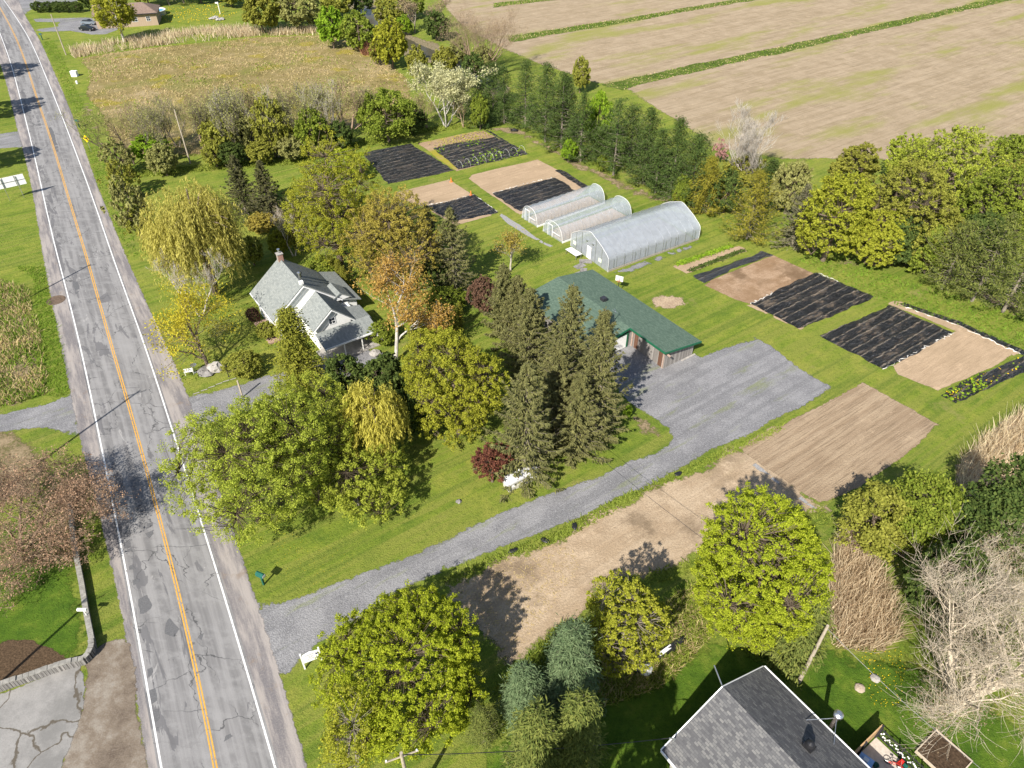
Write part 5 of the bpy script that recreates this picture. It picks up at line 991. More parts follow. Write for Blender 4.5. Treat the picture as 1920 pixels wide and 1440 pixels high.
def weep(label, bbox, lf, clear=.3, **k):
    P, R, V, H = solve_round(*bbox, clear); rg = rng_new(label)
    return place('weeping_willow', 'tree', label, ('h', label), lambda: g_weep(rg, R, V, H, **k), 'brown', lf, P, 1, 1)

# --- round the farmhouse
weep('big yellow weeping willow on the lawn between road and farmhouse', (272, 332, 474, 562), 'willow', strands=1150, per=42, leaf=.22)
bare('bare white birch in front of the big yellow willow', (378, 592), 445, 150, 'white', True, 'birch_tree', levels=4, kids=4, per=1, leaf=.1, spread=.55, stems=2, minr=.016, r0=.22, size=(4.6, 11.0))
conifer('dark spruce nearer the yellow willow of the pair behind it', (463, 400), 290, 92, 'darkspruce'); conifer('dark spruce nearer the green maple of the pair behind the willow', (510, 408), 300, 92, 'darkspruce')
bare('bare grey birch behind the farmhouse chimney', (552, 480), 372, 85, 'pale', True, 'birch_tree', levels=4, kids=4, per=1, leaf=.1, spread=.5, stems=2, minr=.012, r0=.18, size=(3.2, 10))
leafy('tall yellow-green maple directly behind the farmhouse', (532, 283, 712, 500), 'maple', clear=1.5, hero=True, name='maple_tree', n=950, per=62, rc=.06, fill=.25, leaf=.155) ; 
leafy('round amber budding tree between the green maple and the olive spruce', (650, 346, 815, 548), 'budding', clear=1, hero=True, n=950, per=56, rc=.058, fill=.25, leaf=.15)
conifer('olive spruce standing beside the amber budding tree', (852, 545), 388, 125, 'spruce', True, nb=8, per=15); conifer('slim dark spruce half behind the amber budding tree', (808, 505), 383, 86, 'darkspruce')
bare('orange budding birch with white limbs beside the farmhouse porch', (742, 678), 494, 152, 'white', True, 'birch_tree', levels=4, kids=4, per=7, leaf=.24, lf='orange', droop=.9, first=.35, spread=.6, up=.1)
bare('small upright birch alone on the lawn near the greenhouse path', (957, 508), 420, 52, 'pale', True, 'birch_tree', levels=3, kids=5, per=5, leaf=.2, lf='budding', spread=.45)
bare('golden larch over the boulders at the farmhouse drive', (392, 692), 545, 150, 'brown', True, 'larch_tree', levels=3, kids=6, per=9, leaf=.2, lf='larch', spread=.85, up=.04, first=.12)
leafy('low rounded olive shrub at the edge of the farmhouse drive', (424, 655, 492, 712), 'olive', clear=.1, name='shrub', cat='shrub')
conifer('broad yellow-green cedar at the corner of the farmhouse porch', (572, 730), 582, 104, 'cedar', True, 'cedar_tree', puff=.3, droop=-.15, upt=.1, power=.5, nb=9, per=16, needle=.3, wid=.5, bare=.02)
leafy('green shrub behind the farmhouse between birch and maple', (575, 478, 640, 530), 'green', clear=.1, name='shrub', cat='shrub')
for i, (x, t_, w_) in enumerate(((628, 480, 18), (640, 486, 20), (648, 500, 20))): conifer('narrow dark cedar behind the farmhouse lean-to, %s' % ['nearest the maple', 'middle of three', 'nearest the birch'][i], (x, 528+i*6), t_, w_, 'cedar', False, 'cedar_tree', 'narrow cedars behind the farmhouse', puff=.3, droop=-.15, upt=.1, power=.4, nb=9, per=9, needle=.4, wid=.5, bare=.02)
for i, (x, y, t_, w_) in enumerate(((843, 632, 572, 20), (855, 630, 575, 16), (864, 622, 568, 16))): conifer('columnar cedar on the lawn before the workshop spruces, %s' % ['nearest the birch', 'middle of three', 'nearest the spruces'][i], (x, y), t_, w_, 'cedar', False, 'cedar_tree', 'columnar cedars on the lawn', puff=.3, droop=-.15, upt=.1, power=.4, nb=9, per=9, needle=.4, wid=.5, bare=.02)
leafy('small plum-coloured shrub beside the workshop spruces', (880, 518, 934, 592), 'plum', clear=.2, name='shrub', cat='shrub', fill=.3)
leafy('low leafy garden clump between birch and plum shrub', (795, 543, 878, 582), 'green', clear=.05, name='shrub', cat='shrub'); leafy('dark evergreen shrub below the farmhouse porch', (600, 664, 690, 765), 'dark', clear=.1, hero=True, name='shrub', cat='shrub', n=120); leafy('dark evergreen shrub between porch shrub and round maple', (672, 662, 764, 760), 'dark', clear=.1, hero=True, name='shrub', cat='shrub', n=120)
leafy('dark shrub in the shade between second willow and round maple', (725, 730, 800, 830), 'dark', clear=.1, name='shrub', cat='shrub')
leafy('small leafy shrub by the birch on the farmhouse lawn', (478, 600, 520, 640), 'olive', clear=.05, name='shrub', cat='shrub'); leafy('low reddish shrub beside the farmhouse deck', (462, 575, 486, 606), 'plum', clear=.05, name='shrub', cat='shrub')
leafy('green shrub beside the farmhouse porch under the orange birch', (690, 600, 745, 650), 'green', clear=.05, name='shrub', cat='shrub'); leafy('olive shrub on the lawn right of the orange birch', (760, 590, 810, 640), 'olive', clear=.05, name='shrub', cat='shrub')
leafy('tall green tree behind the dark spruce pair and the farmhouse', (575, 300, 650, 420), 'green', clear=.5, n=260); leafy('olive shrub on the lawn between willow and farmhouse chimney', (440, 440, 500, 500), 'olive', clear=.1, name='shrub', cat='shrub', fill=.2)
leafy('yellow-green shrub behind the farmhouse chimney', (500, 430, 545, 480), 'maple', clear=.1, name='shrub', cat='shrub', fill=.2); leafy('dark shrub between amber tree and olive spruce', (790, 480, 845, 545), 'dark', clear=.1, name='shrub', cat='shrub')
leafy('olive thicket between green maple and dark spruce pair', (520, 395, 580, 470), 'olive', clear=.2, name='shrub', cat='shrub', fill=.25); leafy('dark thicket under the amber budding tree', (660, 455, 740, 530), 'green', clear=.1, name='shrub', cat='shrub'); leafy('brown-green thicket behind the yellow willow', (455, 395, 520, 440), 'budding', clear=.1, name='shrub', cat='shrub', fill=.2)
# --- trees between road, drive and workshop
leafy('wide airy green willow hanging over the road edge', (312, 730, 590, 1010), 'airy', 'dark', 1.2, True, 'willow_tree', n=950, per=72, leaf=.13, rc=.065, fill=.3, droop=.6, lean=(1.2, .6))
leafy('airy green willow between the road willow and the farmhouse shrubs', (470, 692, 680, 900), 'airy', 'dark', 1.0, True, 'willow_tree', n=640, per=72, leaf=.135, rc=.07, fill=.3, droop=.5)
leafy('low green willow under the second weeping willow', (555, 810, 775, 980), 'airy', 'dark', .4, True, 'willow_tree', n=560, per=72, leaf=.135, rc=.075, fill=.3, droop=.5)
weep('smaller golden weeping willow in the grove above the driveway lawn', (634, 710, 774, 885), 'willow2', strands=620, per=42, leaf=.21)
leafy('round yellow-green maple between golden willow and spruces', (757, 608, 952, 830), 'maple', 'brown', .4, True, 'maple_tree', n=1200, per=72, leaf=.145, rc=.058, fill=.35)
spr = [((985, 890), 680, 152, 'front spruce of the grove, right behind the propane tank'), ((1112, 815), 578, 140, 'tall spruce of the grove with its shadow on the gravel yard'), ((1062, 745), 533, 118, 'tall spruce of the grove standing against the green roof'), ((992, 700), 541, 112, 'broad spruce of the grove near the columnar cedars'), ((945, 625), 494, 72, 'slim spruce at the back corner of the grove nearest the small birch'), ((970, 645), 517, 76, 'slim spruce at the back of the grove beside the workshop corner'), ((1040, 815), 640, 120, 'inner spruce of the grove between the front spruce and the gravel-yard spruce'), ((1080, 850), 700, 100, 'short spruce at the lawn edge of the grove')]
for b, t_, w_, lb in spr: conifer(lb, b, t_, w_*(1.12 if 'gravel yard' in lb else 1.28), 'spruce', True, group='spruces of the workshop grove', nb=7, per=24, whorl=.034, needle=.46, wid=.26, power=.78, droop=.38, upt=.34)
leafy('purple-leaved tree beside the white propane tank', (882, 822, 962, 900), 'purple', 'brown', 1.3, True, 'purple_tree', n=260, per=40, leaf=.15, rc=.1, fill=.2)
leafy('small bright green plant clump at the corner of the gravel yard', (1165, 755, 1186, 785), 'vivid', clear=.05, name='shrub', cat='shrub')
# --- foreground
leafy('large bright green maple in front of the driveway, nearest the road', (592, 1090, 938, 1400), 'bright', 'brown', 1.6, True, 'maple_tree', n=1600, per=84, leaf=.122, rc=.052, fill=.4)
leafy('yellow budding tree beside the large front maple', (588, 1290, 725, 1450), 'maple', 'grey', .4, True, n=240, per=40, leaf=.13, rc=.1, fill=.25)
conifer('blue-green pine beyond the front maple', (1062, 1330), 1175, 118, 'bluepine', True, 'pine_tree', puff=.3, droop=-.1, upt=.35, power=.55, nb=8, per=22, needle=.4, wid=.16); conifer('small blue-green pine between front maple and juniper', (982, 1352), 1252, 80, 'bluepine', True, 'pine_tree', puff=.28, droop=-.1, upt=.35, power=.55, nb=8, per=20, needle=.36, wid=.16)
conifer('dark juniper at the bottom edge, nearer the front maple', (1000, 1460), 1338, 96, 'juniper', True, 'juniper_tree', puff=.3, droop=-.3, upt=.5, power=.5, nb=8, per=18, needle=.4, wid=.22); conifer('dark juniper at the bottom edge, nearer the shingled house', (1075, 1440), 1312, 92, 'juniper', True, 'juniper_tree', puff=.3, droop=-.3, upt=.5, power=.5, nb=8, per=18, needle=.4, wid=.22)
conifer('olive young pine tucked under the front maple', (905, 1395), 1330, 70, 'juniper', False, 'pine_tree', puff=.3, droop=-.3, upt=.5, power=.5, nb=8, per=14, needle=.4, wid=.22)
leafy('medium yellow-green maple on the verge beside the bare soil', (1098, 1064, 1262, 1258), 'maple', 'grey', .6, True, 'maple_tree', n=620, per=36, leaf=.16, rc=.06, fill=.3)
leafy('large yellow-green maple above the shingled house', (1300, 928, 1553, 1215), 'bright', 'brown', 1.2, True, 'maple_tree', n=1600, per=82, leaf=.122, rc=.052, fill=.35)
conifer('olive juniper in front of the pale wooden pole', (1468, 1240), 1112, 112, 'juniper', True, 'juniper_tree', puff=.3, droop=-.2, upt=.3, power=.55, nb=9, per=22, needle=.38, wid=.25)
bare('huge leafless cream poplar at the reeds', (1795, 1325), 885, 350, 'cream', True, 'bare_poplar', levels=4, kids=6, per=1, leaf=.06, spread=.72, up=.1, lean=(-.02, .06), first=.1, ratio=.7, r0=.55, stems=2, minr=.014, size=(8.6, 13.0))
bare('leafless cream tree behind the huge poplar', (1850, 1130), 880, 230, 'cream', True, 'bare_poplar', levels=4, kids=5, per=1, leaf=.08, spread=.6, first=.15, r0=.3, stems=2, minr=.012, size=(5.5, 10))
bare('low leafless cream thicket at the foot of the huge poplar', (1760, 1340), 1265, 120, 'cream', True, 'bare_shrub', 'shrub', levels=3, kids=5, per=1, leaf=.1, stems=5, spread=.8)
leafy('olive shrub tree nearer the tilled soil beside the reeds', (1588, 885, 1705, 1050), 'olive', clear=.3, hero=True, n=170, per=85, leaf=.22); leafy('taller olive shrub tree between tilled soil and cream poplar', (1665, 868, 1795, 1070), 'green', clear=.3, hero=True, n=190, per=85, leaf=.22)
leafy('dark leafy tree behind the leafless cream tree', (1800, 870, 1960, 1080), 'dark', clear=.3, hero=True, n=170); leafy('dark green bush behind the huge cream poplar', (1700, 1010, 1830, 1180), 'dark', clear=.1, name='shrub', cat='shrub')
bare('brown leafless tree on the lawn above the stone wall', (42, 1028), 790, 270, 'tan', True, levels=5, kids=4, per=2, leaf=.13, lf='redtwig', jit=.15, droop=.05, spread=.8, up=.04, first=.08, r0=.24, stems=3, ratio=.7, minr=.012, lean=(.3, .12), size=(7.6, 8.6))
# --- tree line along the field, lower part
bare('pale leafless tree at the edge of the far field', (1390, 345), 205, 165, 'pale', True, levels=4, kids=5, per=1, leaf=.06, spread=.6, first=.1, stems=3, r0=.25, minr=.02, size=(7.5, 14.5))
leafy('pink blossoming shrub beside the pale leafless tree', (1332, 258, 1368, 305), 'pink', clear=.1, name='shrub', cat='shrub', fill=.2, n=60)
P1 = dict(puff=.34, droop=.04, upt=.4, power=.78, nb=6, per=18, needle=.5, wid=.2, whorl=.055)
conifer('yellowing pine between greenhouse and grey spruce', (1400, 448), 322, 150, 'yelpine', True, 'pine_tree', **P1); conifer('thin grey-green spruce beside the yellowing pine', (1484, 462), 345, 100, 'greyspruce', True, nb=6)
conifer('dark pine at the foot of the pale leafless tree', (1432, 385), 300, 90, 'pine', False, 'pine_tree', None, **P1)
leafy('grey-green bush between the pale leafless tree and the grey spruce', (1448, 300, 1520, 400), 'greygreen', clear=.2, name='shrub', cat='shrub'); leafy('dark bush behind the yellowing pine', (1330, 320, 1400, 400), 'dark', clear=.2, name='shrub', cat='shrub')
leafy('olive bush at the foot of the pale leafless tree', (1350, 290, 1450, 350), 'olive', clear=.1, name='shrub', cat='shrub')
for i, bb in enumerate(((1640, 400, 1740, 500), (1705, 415, 1800, 515), (1790, 400, 1880, 520))): leafy('dark undergrowth bush below the lower tree line, %s from the brown bed' % ['first', 'second', 'third'][i], bb, ('dark', 'green', 'dark')[i], clear=.1, name='shrub', cat='shrub', group='undergrowth of the lower tree line')
tl = [('olive tree with a thin top at the garden end of the tree line', (1545, 262, 1640, 400), 'olive', .5), ('broad olive tree behind the brown bed', (1500, 312, 1640, 490), 'maple', .5), ('broad grey-olive tree of the tree line, next to the broad olive tree', (1618, 300, 1790, 480), 'olive', .5), ('rounded airy green willow against the far field', (1690, 238, 1885, 405), 'airy', .5), ('small airy willow lobe at the field side of the tree line', (1660, 262, 1745, 340), 'airy', .4), ('green tree at the picture edge below the airy willow', (1790, 310, 1945, 480), 'green', .4), ('olive tree at the picture edge along the field', (1865, 285, 1985, 420), 'olive', .4), ('olive tree filling the lower tree line behind the undergrowth', (1700, 380, 1830, 500), 'olive', .3), ('green tree at the field side of the picture edge', (1850, 240, 1990, 360), 'green', .4), ('yellow-green tree in front of the broad grey-olive tree', (1590, 390, 1700, 500), 'maple', .3), ('small yellow-green sapling among the right-hand pines', (1872, 398, 1922, 448), 'bright', .2)]
for lb, bb, lf, cl in tl: leafy(lb, bb, lf, clear=cl, hero=True, group='leafy trees of the lower tree line', n=750, per=46, leaf=.25, rc=.06, fill=.4)
for lb, b, t_, w_ in (('pine with a bare lower trunk in front of the right-hand trees', (1765, 542), 415, 165), ('leaning pine next to the pine with the bare trunk', (1822, 565), 400, 168), ('dark pine third from the broad olive tree', (1880, 585), 405, 182), ('dark pine at the picture edge above the thin tarp', (1930, 600), 440, 168)): conifer(lb, b, t_, w_, 'juniper', True, 'pine_tree', 'pines of the lower tree line', **{**P1, 'bare': .12})
# --- pine row between garden and field
row = [((902, 238), 150, 62, 'pine'), ((945, 232), 118, 70, 'pine'), ((985, 240), 108, 72, 'pine'), ((1022, 266), 122, 74, 'pine'), ((1052, 278), 134, 76, 'pine'), ((1088, 302), 178, 72, 'pine'), ((1150, 328), 192, 84, 'pine'), ((1128, 300), 235, 50, 'pine'), ((1205, 345), 202, 84, 'pine'), ((1228, 362), 238, 76, 'pine'), ((1255, 372), 222, 84, 'pine'), ((1292, 385), 262, 90, 'pine'), ((1318, 398), 300, 80, 'yelpine'), ((1180, 300), 205, 70, 'pine'), ((925, 205), 125, 60, 'pine'), ((1060, 250), 138, 60, 'pine')]
row.sort(key=lambda q: q[0][0]); wd = ['first', 'second', 'third', 'fourth', 'fifth', 'sixth', 'seventh', 'eighth', 'ninth', 'tenth', 'eleventh', 'twelfth', 'thirteenth', 'fourteenth', 'fifteenth', 'sixteenth']
for i, (b, t_, w_, lf) in enumerate(row):
    rp = random.Random(i*3+1); kw = {**P1, 'power': rp.uniform(.55, .9), 'nb': rp.choice((5, 6, 7)), 'bare': rp.choice((.03, .05, .14)), 'puff': rp.uniform(.26, .42), 'upt': rp.uniform(.2, .5), 'per': 22}
    conifer('%s pine in the row beside the field, %s from the creek end' % ('yellowing' if lf == 'yelpine' else 'dark', wd[i]), b, t_+rp.randint(-10, 8), w_*rp.uniform(1.1, 1.45), lf if lf == 'yelpine' else 'pine', True, 'pine_tree', 'pines in the row beside the field', **kw)
for lb, bb, lf in (('bright green leafy tree squeezed into the pine row', (1092, 164, 1152, 280), 'vivid'), ('yellow-green leafy sapling at the creek end of the pine row', (880, 180, 918, 240), 'green'), ('brownish tree behind the pine row at the field', (1070, 108, 1108, 170), 'olive'), ('low green shrub at the foot of the pine row, mid-way', (1050, 262, 1082, 302), 'vivid'), ('low green shrub at the greenhouse end of the pine row', (1258, 330, 1300, 388), 'green'), ('low green shrub under the pine row beside the first hoop house', (1118, 290, 1146, 318), 'green')): leafy(lb, bb, lf, clear=.3)
# --- hedgerow between meadow and garden
bare('two-stemmed leaning bare tree at the road end of the hedgerow', (248, 310), 195, 130, 'dark', True, levels=4, kids=4, per=1, leaf=.15, lf='greygreen', lean=(-.35, .1), stems=2, first=.3)
leafy('small bright green bush beside the two-stemmed bare tree', (245, 250, 312, 305), 'vivid', clear=.1, name='shrub', cat='shrub')
hedge = [('leafy', (272, 268, 335, 328), 'greygreen'), ('bare', (312, 300), 190, 80, 'grey'), ('bare', (295, 300), 205, 70, 'grey'), ('leafy', (378, 264, 425, 312), 'olive'), ('bare', (402, 296), 175, 80, 'grey'), ('bare', (335, 275), 180, 70, 'grey'), ('leafy', (378, 215, 445, 300), 'olive'), ('bare', (430, 296), 165, 90, 'pale'), ('leafy', (425, 205, 490, 290), 'greygreen'), ('leafy', (400, 262, 460, 312), 'dark'), ('bare', (470, 298), 160, 90, 'grey'), ('leafy', (470, 185, 540, 292), 'olive'), ('leafy', (455, 262, 515, 308), 'olive'), ('bare', (522, 294), 165, 80, 'pale'), ('leafy', (505, 215, 575, 285), 'olive'), ('leafy', (515, 250, 575, 300), 'greygreen'), ('bare', (560, 285), 170, 86, 'grey'), ('leafy', (548, 205, 612, 290), 'green'), ('leafy', (565, 245, 630, 292), 'olive'), ('bare', (592, 268), 150, 90, 'grey'), ('bare', (620, 272), 150, 80, 'pale'), ('bare', (655, 268), 138, 100, 'tan'), ('leafy', (610, 225, 665, 280), 'dark'), ('bare', (690, 250), 160, 70, 'grey'), ('leafy', (740, 200, 800, 250), 'dark'), ('bare', (800, 240), 175, 66, 'tan'), ('bare', (868, 238), 170, 56, 'tan'), ('bare', (405, 285), 170, 80, 'tan'), ('bare', (500, 275), 155, 80, 'tan'), ('bare', (450, 270), 160, 80, 'grey'), ('bare', (545, 262), 160, 70, 'tan'), ('bare', (275, 285), 190, 70, 'tan'), ('bare', (385, 290), 185, 70, 'tan'), ('bare', (610, 262), 160, 70, 'tan')]
hx = lambda q: q[1][0] if q[0] == 'bare' else (q[1][0]+q[1][2])/2
cnt = {}
od = wd+['seventeenth']
cn = dict(greygreen='grey-green', olive='olive', dark='dark green', green='fresh green', grey='grey', pale='pale', tan='tan')
for q in sorted(hedge, key=hx):
    key = (q[0], q[2] if q[0] == 'leafy' else q[4]); i = cnt.get(key, 0); cnt[key] = i+1
    if q[0] == 'bare': bare('%s leafless hedgerow tree, %s of that colour from the road' % (cn[q[4]], od[i]), q[1], q[2]-6, q[3]*.8, q[4], False, group='trees of the meadow hedgerow', levels=4, kids=4, per=1, leaf=.15, lf='greygreen', spread=.6, first=.3, stems=2, minr=.012)
    else: leafy('%s hedgerow bush, %s of that colour from the road' % (cn[q[2]], od[i]), q[1], q[2], clear=.3, name='hedgerow_bush', cat='bush', group='bushes of the meadow hedgerow', fill=.25)
leafy('rounded green tree with a forked trunk at the hedgerow, above the black tarp', (666, 165, 782, 262), 'green', clear=.6, hero=True, n=170, per=80, leaf=.34, fill=.4)
bare('pale poplar with white stems at the hedgerow corner', (836, 238), 118, 96, 'white', True, 'poplar_tree', levels=4, kids=4, per=4, leaf=.3, lf='pale', stems=3, spread=.5, first=.3)
for i, (bb, lf) in enumerate((((188, 262, 250, 330), 'greygreen'), ((205, 332, 284, 448), 'greygreen'), ((196, 300, 262, 372), 'olive'), ((228, 385, 285, 450), 'olive'))): leafy(['grey-green roadside bush by the two-stemmed tree', 'large grey-green roadside bush beside the willow', 'olive roadside bush between the two grey-green ones', 'olive roadside bush right beside the yellow willow'][i], bb, lf, clear=.1, name='roadside_bush', cat='bush', group='bushes along the roadside', fill=.2, n=110, per=55)
leafy('low yellow-green hedge plants at the garden edge near the square tarp', (605, 285, 700, 330), 'bright', clear=.05, name='shrub', cat='shrub', fill=.2, n=90, per=50)
# --- creek and far trees
ck = [('olive bush on the creek bank before the bare creek tree', (806, 88, 862, 140), 'olive'), ('dark bush on the creek bank behind the pines', (862, 100, 915, 160), 'dark'), ('grey-green bush at the foot of the tall bare creek tree', (880, 85, 930, 140), 'greygreen'), ('olive tree at the top edge beside the far lawn', (395, -45, 460, 8), 'olive'), ('fresh green tree at the top edge above the far lawn', (340, -50, 400, 2), 'green'), ('olive bush at the meadow corner below the red grass', (690, 78, 730, 116), 'olive'), ('bright green creek tree at the meadow corner', (588, 14, 652, 86), 'vivid'), ('bright green creek tree second from the meadow corner', (636, 22, 706, 90), 'green'), ('olive creek tree beside the red grass', (700, 38, 764, 124), 'maple'), ('small olive creek tree nearest the pale poplar', (760, 86, 806, 152), 'olive'), ('olive tree at the top edge over the creek water', (700, -14, 762, 42), 'olive'), ('fresh green tree at the top edge beyond the creek', (745, -20, 800, 30), 'green'), ('dark green bush on the far creek bank', (788, 22, 846, 72), 'dark'), ('small vivid bush on the creek bank', (742, 30, 775, 62), 'vivid'), ('olive tree at the top edge beside the meadow reeds', (450, -16, 522, 56), 'olive'), ('grey-olive tree at the top edge near the creek', (512, -24, 598, 52), 'greygreen'), ('olive tree at the top edge above the bright creek trees', (595, -22, 660, 30), 'olive'), ('dark tree at the top edge right of the far lawn', (655, -20, 700, 22), 'dark'), ('fresh green bush on the creek bank by the bare tree', (838, 70, 878, 120), 'greygreen')]
for lb, bb, lf in ck: leafy(lb, bb, lf, clear=.3, group='trees along the creek', fill=.4)
bare('tall bare tree on the creek bank at the field', (903, 140), 5, 130, 'tan', True, levels=4, kids=5, per=1, leaf=.15, spread=.45, first=.15, stems=4); bare('bare tree beyond the creek at the field corner', (778, 62), -10, 40, 'grey'); bare('bare grey tree on the far creek bank', (826, 55), -12, 40, 'grey')
for lb, b, t_, w_ in (('bare grey tree behind the far tan house, nearest the pool', (318, 10), -40, 50), ('bare grey tree behind the far lawn', (345, 6), -40, 44)): bare(lb, b, t_, w_, 'grey', name='bare_tree')
leafy('yellow-green birch in front of the far tan house', (178, -14, 252, 60), 'maple', 'white', 2.2, True, 'birch_tree', n=150, per=70, leaf=.42, fill=.3)
for i, x in enumerate((70, 88, 106, 124, 142)): leafy('dark clipped hedge bush at the far junction, %s from the road' % wd[i], (x-12, 3, x+14, 22), 'dark', clear=.05, name='hedge_bush', cat='bush', group='hedge at the far junction')
leafy('dark tree at the top edge behind the far hedge', (140, -40, 190, 16), 'dark', clear=.5); leafy('olive tree at the top edge behind the far birch', (240, -50, 300, 6), 'olive', clear=.5)
for lb, bb in (('leafy roadside tree shading the road at the top left', (-135, 120, -22, 215)), ('leafy roadside tree shading the side drive at the left', (-120, 225, -30, 310)), ('leafy tree shading the road near the far junction', (-130, 50, -28, 140))): leafy(lb, bb, 'green', clear=1.2)

# ------------------------------------------------------------------ reeds, rough grass and lettuces
def blades(name, px, n, h, w_, mats, kind='stuff', lean=.25, seed=1, patch=0):
    pts = np.array([gp(*p)[:2] for p in px]); lo, hi = pts.min(0), pts.max(0); rg = np.random.default_rng(seed); Q = []
    while sum(map(len, Q)) < n: q = rg.uniform(lo, hi, (n, 2)); Q.append(q[inside(q, pts)])
    Q = np.concatenate(Q)[:n]
    if patch:
        k = rg.uniform(lo, hi, (60, 2)); d = np.min(np.linalg.norm(Q[:, None]-k[None], axis=2), 1); Q = Q[rg.random(len(Q)) < np.exp(-(d/patch)**2)]
    n = len(Q); a = rg.uniform(0, 6.28, n); hh = h*rg.uniform(.5, 1.25, n); d = np.stack([np.cos(a), np.sin(a)], 1)*w_*.5; t = rg.normal(0, lean, (n, 2))*hh[:, None]
    z0 = np.zeros((n, 1)); V = np.stack([np.column_stack([Q-d, z0]), np.column_stack([Q+d, z0]), np.column_stack([Q+d*.25+t, hh]), np.column_stack([Q-d*.25+t, hh])], 1).reshape(-1, 3)
    o = obj(name, mesh(name, V, np.arange(n*4).reshape(-1, 4), [mats])); o['kind'] = kind; return o
REED = leaf_mat('dry_reeds', (.36, .27, .17), (.72, .58, .4), .45); ROUGH = leaf_mat('rough_grass', (.16, .21, .03), (.27, .32, .06), .45); DRYG = leaf_mat('dry_grass', (.36, .29, .13), (.56, .45, .24), .4); DEEP = leaf_mat('deep_green_grass', (.11, .19, .02), (.2, .29, .04), .45); REDG = leaf_mat('red_stems', (.24, .11, .06), (.36, .2, .12), .2)
blades('reeds', [(1572, 1000), (1600, 990), (1640, 1050), (1680, 1130), (1690, 1200), (1640, 1225), (1560, 1215), (1548, 1120)], 3800, 1.6, .08, REED, seed=1, lean=.4, patch=2.6)
blades('reeds', [(1800, 860), (1850, 815), (1990, 720), (2060, 800), (1920, 960), (1830, 1000), (1790, 910)], 4500, 1.6, .09, REED, seed=2, lean=.38, patch=3.4)
blades('reeds', [(128, 96), (200, 82), (300, 66), (400, 55), (500, 52), (610, 56), (600, 66), (480, 68), (300, 86), (200, 100), (140, 110)], 6500, 1.6, .2, REED, seed=3, lean=.35, patch=4)
blades('dry_grass', meadow_px, 20000, .3, .22, DRYG, seed=4, lean=1.2, patch=7); blades('rough_grass', meadow_px, 9000, .3, .3, ROUGH, seed=5, lean=1.2, patch=4)
blades('red_grass', [(668, 86), (700, 80), (712, 108), (680, 104)], 900, 1.8, .2, REDG, seed=6)
blades('rough_grass', [(84, 500), (96, 573), (112, 623), (122, 680), (128, 735), (118, 745), (88, 742), (86, 680), (70, 600), (60, 520), (30, 500)], 2500, .18, .12, DEEP, seed=7, lean=1.5)
blades('dry_grass', [(-20, 520), (50, 540), (75, 620), (88, 700), (85, 740), (0, 765), (-20, 760)], 5000, .5, .13, DRYG, seed=8, lean=.6, patch=3); blades('rough_grass', [(-20, 520), (50, 540), (75, 620), (88, 700), (85, 740), (0, 765), (-20, 760)], 5000, .5, .16, DEEP, seed=18, lean=.6, patch=2.2)
blades('rough_grass', [(78, 80), (96, 113), (120, 167), (146, 230), (186, 350), (240, 480), (262, 480), (215, 350), (175, 230), (140, 160), (120, 110), (100, 75)], 3000, .14, .22, DEEP, seed=9, lean=1.6)
blades('rough_grass', [(235, 322), (400, 308), (560, 298), (640, 272), (780, 242), (900, 228), (905, 236), (780, 252), (640, 284), (560, 308), (400, 320), (240, 336)], 4000, .3, .25, ROUGH, seed=10, lean=1)
blades('rough_grass', [(1050, 1170), (1180, 1180), (1300, 1090), (1330, 1200), (1240, 1290), (1120, 1330), (1000, 1350), (930, 1290)], 9000, .45, .1, ROUGH, seed=11, lean=.6, patch=3.5)
blades('dry_grass', [(1050, 1170), (1180, 1180), (1300, 1090), (1330, 1200), (1240, 1290), (1120, 1330)], 3500, .4, .09, DRYG, seed=12, lean=.7, patch=2.5)
blades('rough_grass', [(1500, 490), (1640, 560), (1800, 610), (1930, 660), (1930, 600), (1760, 545), (1600, 485), (1520, 465)], 2500, .2, .2, DEEP, seed=13, lean=1.2, patch=3)
for i, q in enumerate(ditches): blades('ditch_grass', q, 1800, .2, .3, DEEP, seed=20+i, lean=1.5)
for i, q in enumerate(ditches): blades('dry_grass', q, 900, .2, .3, DRYG, seed=30+i, lean=.5)
def flowers(name, px, n, c, size=.09, seed=1, h=.15, patch=1.2):
    pts = np.array([gp(*p)[:2] for p in px]); lo, hi = pts.min(0), pts.max(0); rg = np.random.default_rng(seed); q = rg.uniform(lo, hi, (n*4, 2)); q = q[inside(q, pts)]
    k = rg.uniform(lo, hi, (14, 2)); d = np.min(np.linalg.norm(q[:, None]-k[None], axis=2), 1); q = q[rg.random(len(q)) < np.exp(-(d/patch)**2)][:n]
    A = Acc(); C = np.column_stack([q, rg.uniform(.5, 1.3, len(q))*h]); A.leaves(C, rg.normal(0, .35, (len(q), 3))+np.array([0, 0, 1]), rg.normal(size=(len(q), 3)), size*rg.uniform(.7, 1.4, len(q)), size*rg.uniform(.7, 1.4, len(q)))
    o = obj(name, A.mesh(name, c)); o['kind'] = 'stuff'; return o
YEL = plain('yellow_petals', (.75, .5, .01), .8, .1)
flowers('yellow_flowers', [(1600, 1215), (1700, 1220), (1690, 1320), (1640, 1330), (1610, 1270)], 160, YEL, .075, 1, .2, 1.3)
flowers('yellow_flowers', [(1763, 741), (1830, 705), (1912, 670), (1920, 690), (1791, 757)], 130, YEL, .18, 2, .3, 1.2); flowers('leafy_weeds', [(1763, 741), (1830, 705), (1912, 670), (1920, 690), (1791, 757)], 400, LF['vivid'], .3, 3, .2, 1.5)
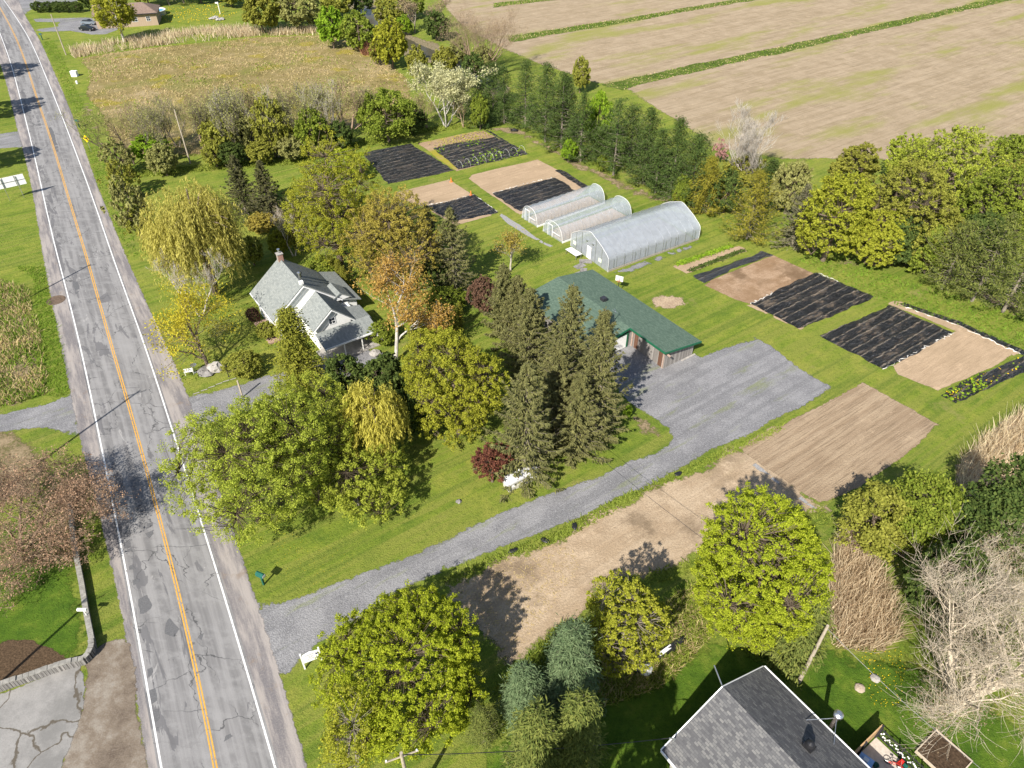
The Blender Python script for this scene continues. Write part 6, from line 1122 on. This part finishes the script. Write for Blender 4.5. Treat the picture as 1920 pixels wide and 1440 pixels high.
flowers('yellow_flowers', [(790, 268), (905, 247), (925, 257), (815, 277)], 300, plain('mustard_petals', (.3, .27, .03)), .25, 4, .3, 3)
flowers('yellow_flowers', [(300, 15), (420, 5), (450, 25), (400, 50), (300, 40)], 500, YEL, .25, 5, .2, 6)
flowers('tarp_weeds', [(811, 278), (927, 257), (992, 289), (860, 318)], 350, LF['vivid'], .35, 6, .2, 2)
for i, (a, b, w_) in enumerate((((1268, 497), (1372, 463), .55), ((1292, 509), (1395, 470), .4))):
    A = Acc(); rg = np.random.default_rng(40+i); t = rg.random((900, 1)); p, q = gp(*a), gp(*b); C = p+(q-p)*t+rg.normal(0, w_*.5, (900, 3))*np.array([1, 1, 0])+np.array([0, 0, .12])+np.abs(rg.normal(0, .1, (900, 1)))*np.array([0, 0, 1])
    A.leaves(C, rg.normal(0, .6, (900, 3))+np.array([0, 0, 1]), rg.normal(size=(900, 3)), rg.uniform(.2, .4, 900), rg.uniform(.15, .3, 900)); tag(obj('vegetable_row', A.mesh('vegetable_row', LF['vivid'] if i == 0 else LF['dark'])), ['leafy bright green vegetable row nearer the greenhouse', 'dark green onion row next to the grey tarp strip'][i], 'vegetable row')
leafy('spreading tree just below the picture edge in front of the junipers', (900, 1500, 1180, 1800), 'green', clear=3.5)
blades('rough_grass', [(1313, 864), (1365, 836), (1467, 796), (1470, 806), (1380, 848), (1300, 884), (1200, 930), (1130, 972), (1050, 1016), (960, 1044), (850, 1095), (820, 1088), (930, 1040), (1040, 996), (1130, 948)], 2600, .2, .14, ROUGH, seed=50, lean=1.2)
blades('rough_grass', [(1107, 1120), (1160, 1085), (1290, 1052), (1400, 990), (1540, 950), (1600, 1000), (1540, 985), (1400, 1020), (1290, 1080), (1160, 1110)], 2200, .25, .14, ROUGH, seed=51, lean=1.1, patch=2.5)
blades('dry_grass', [(830, 1092), (975, 1032), (1060, 1010), (1090, 1060), (1010, 1170), (950, 1255), (915, 1190)], 1500, .06, .1, DRYG, seed=52, lean=3, patch=2.2)
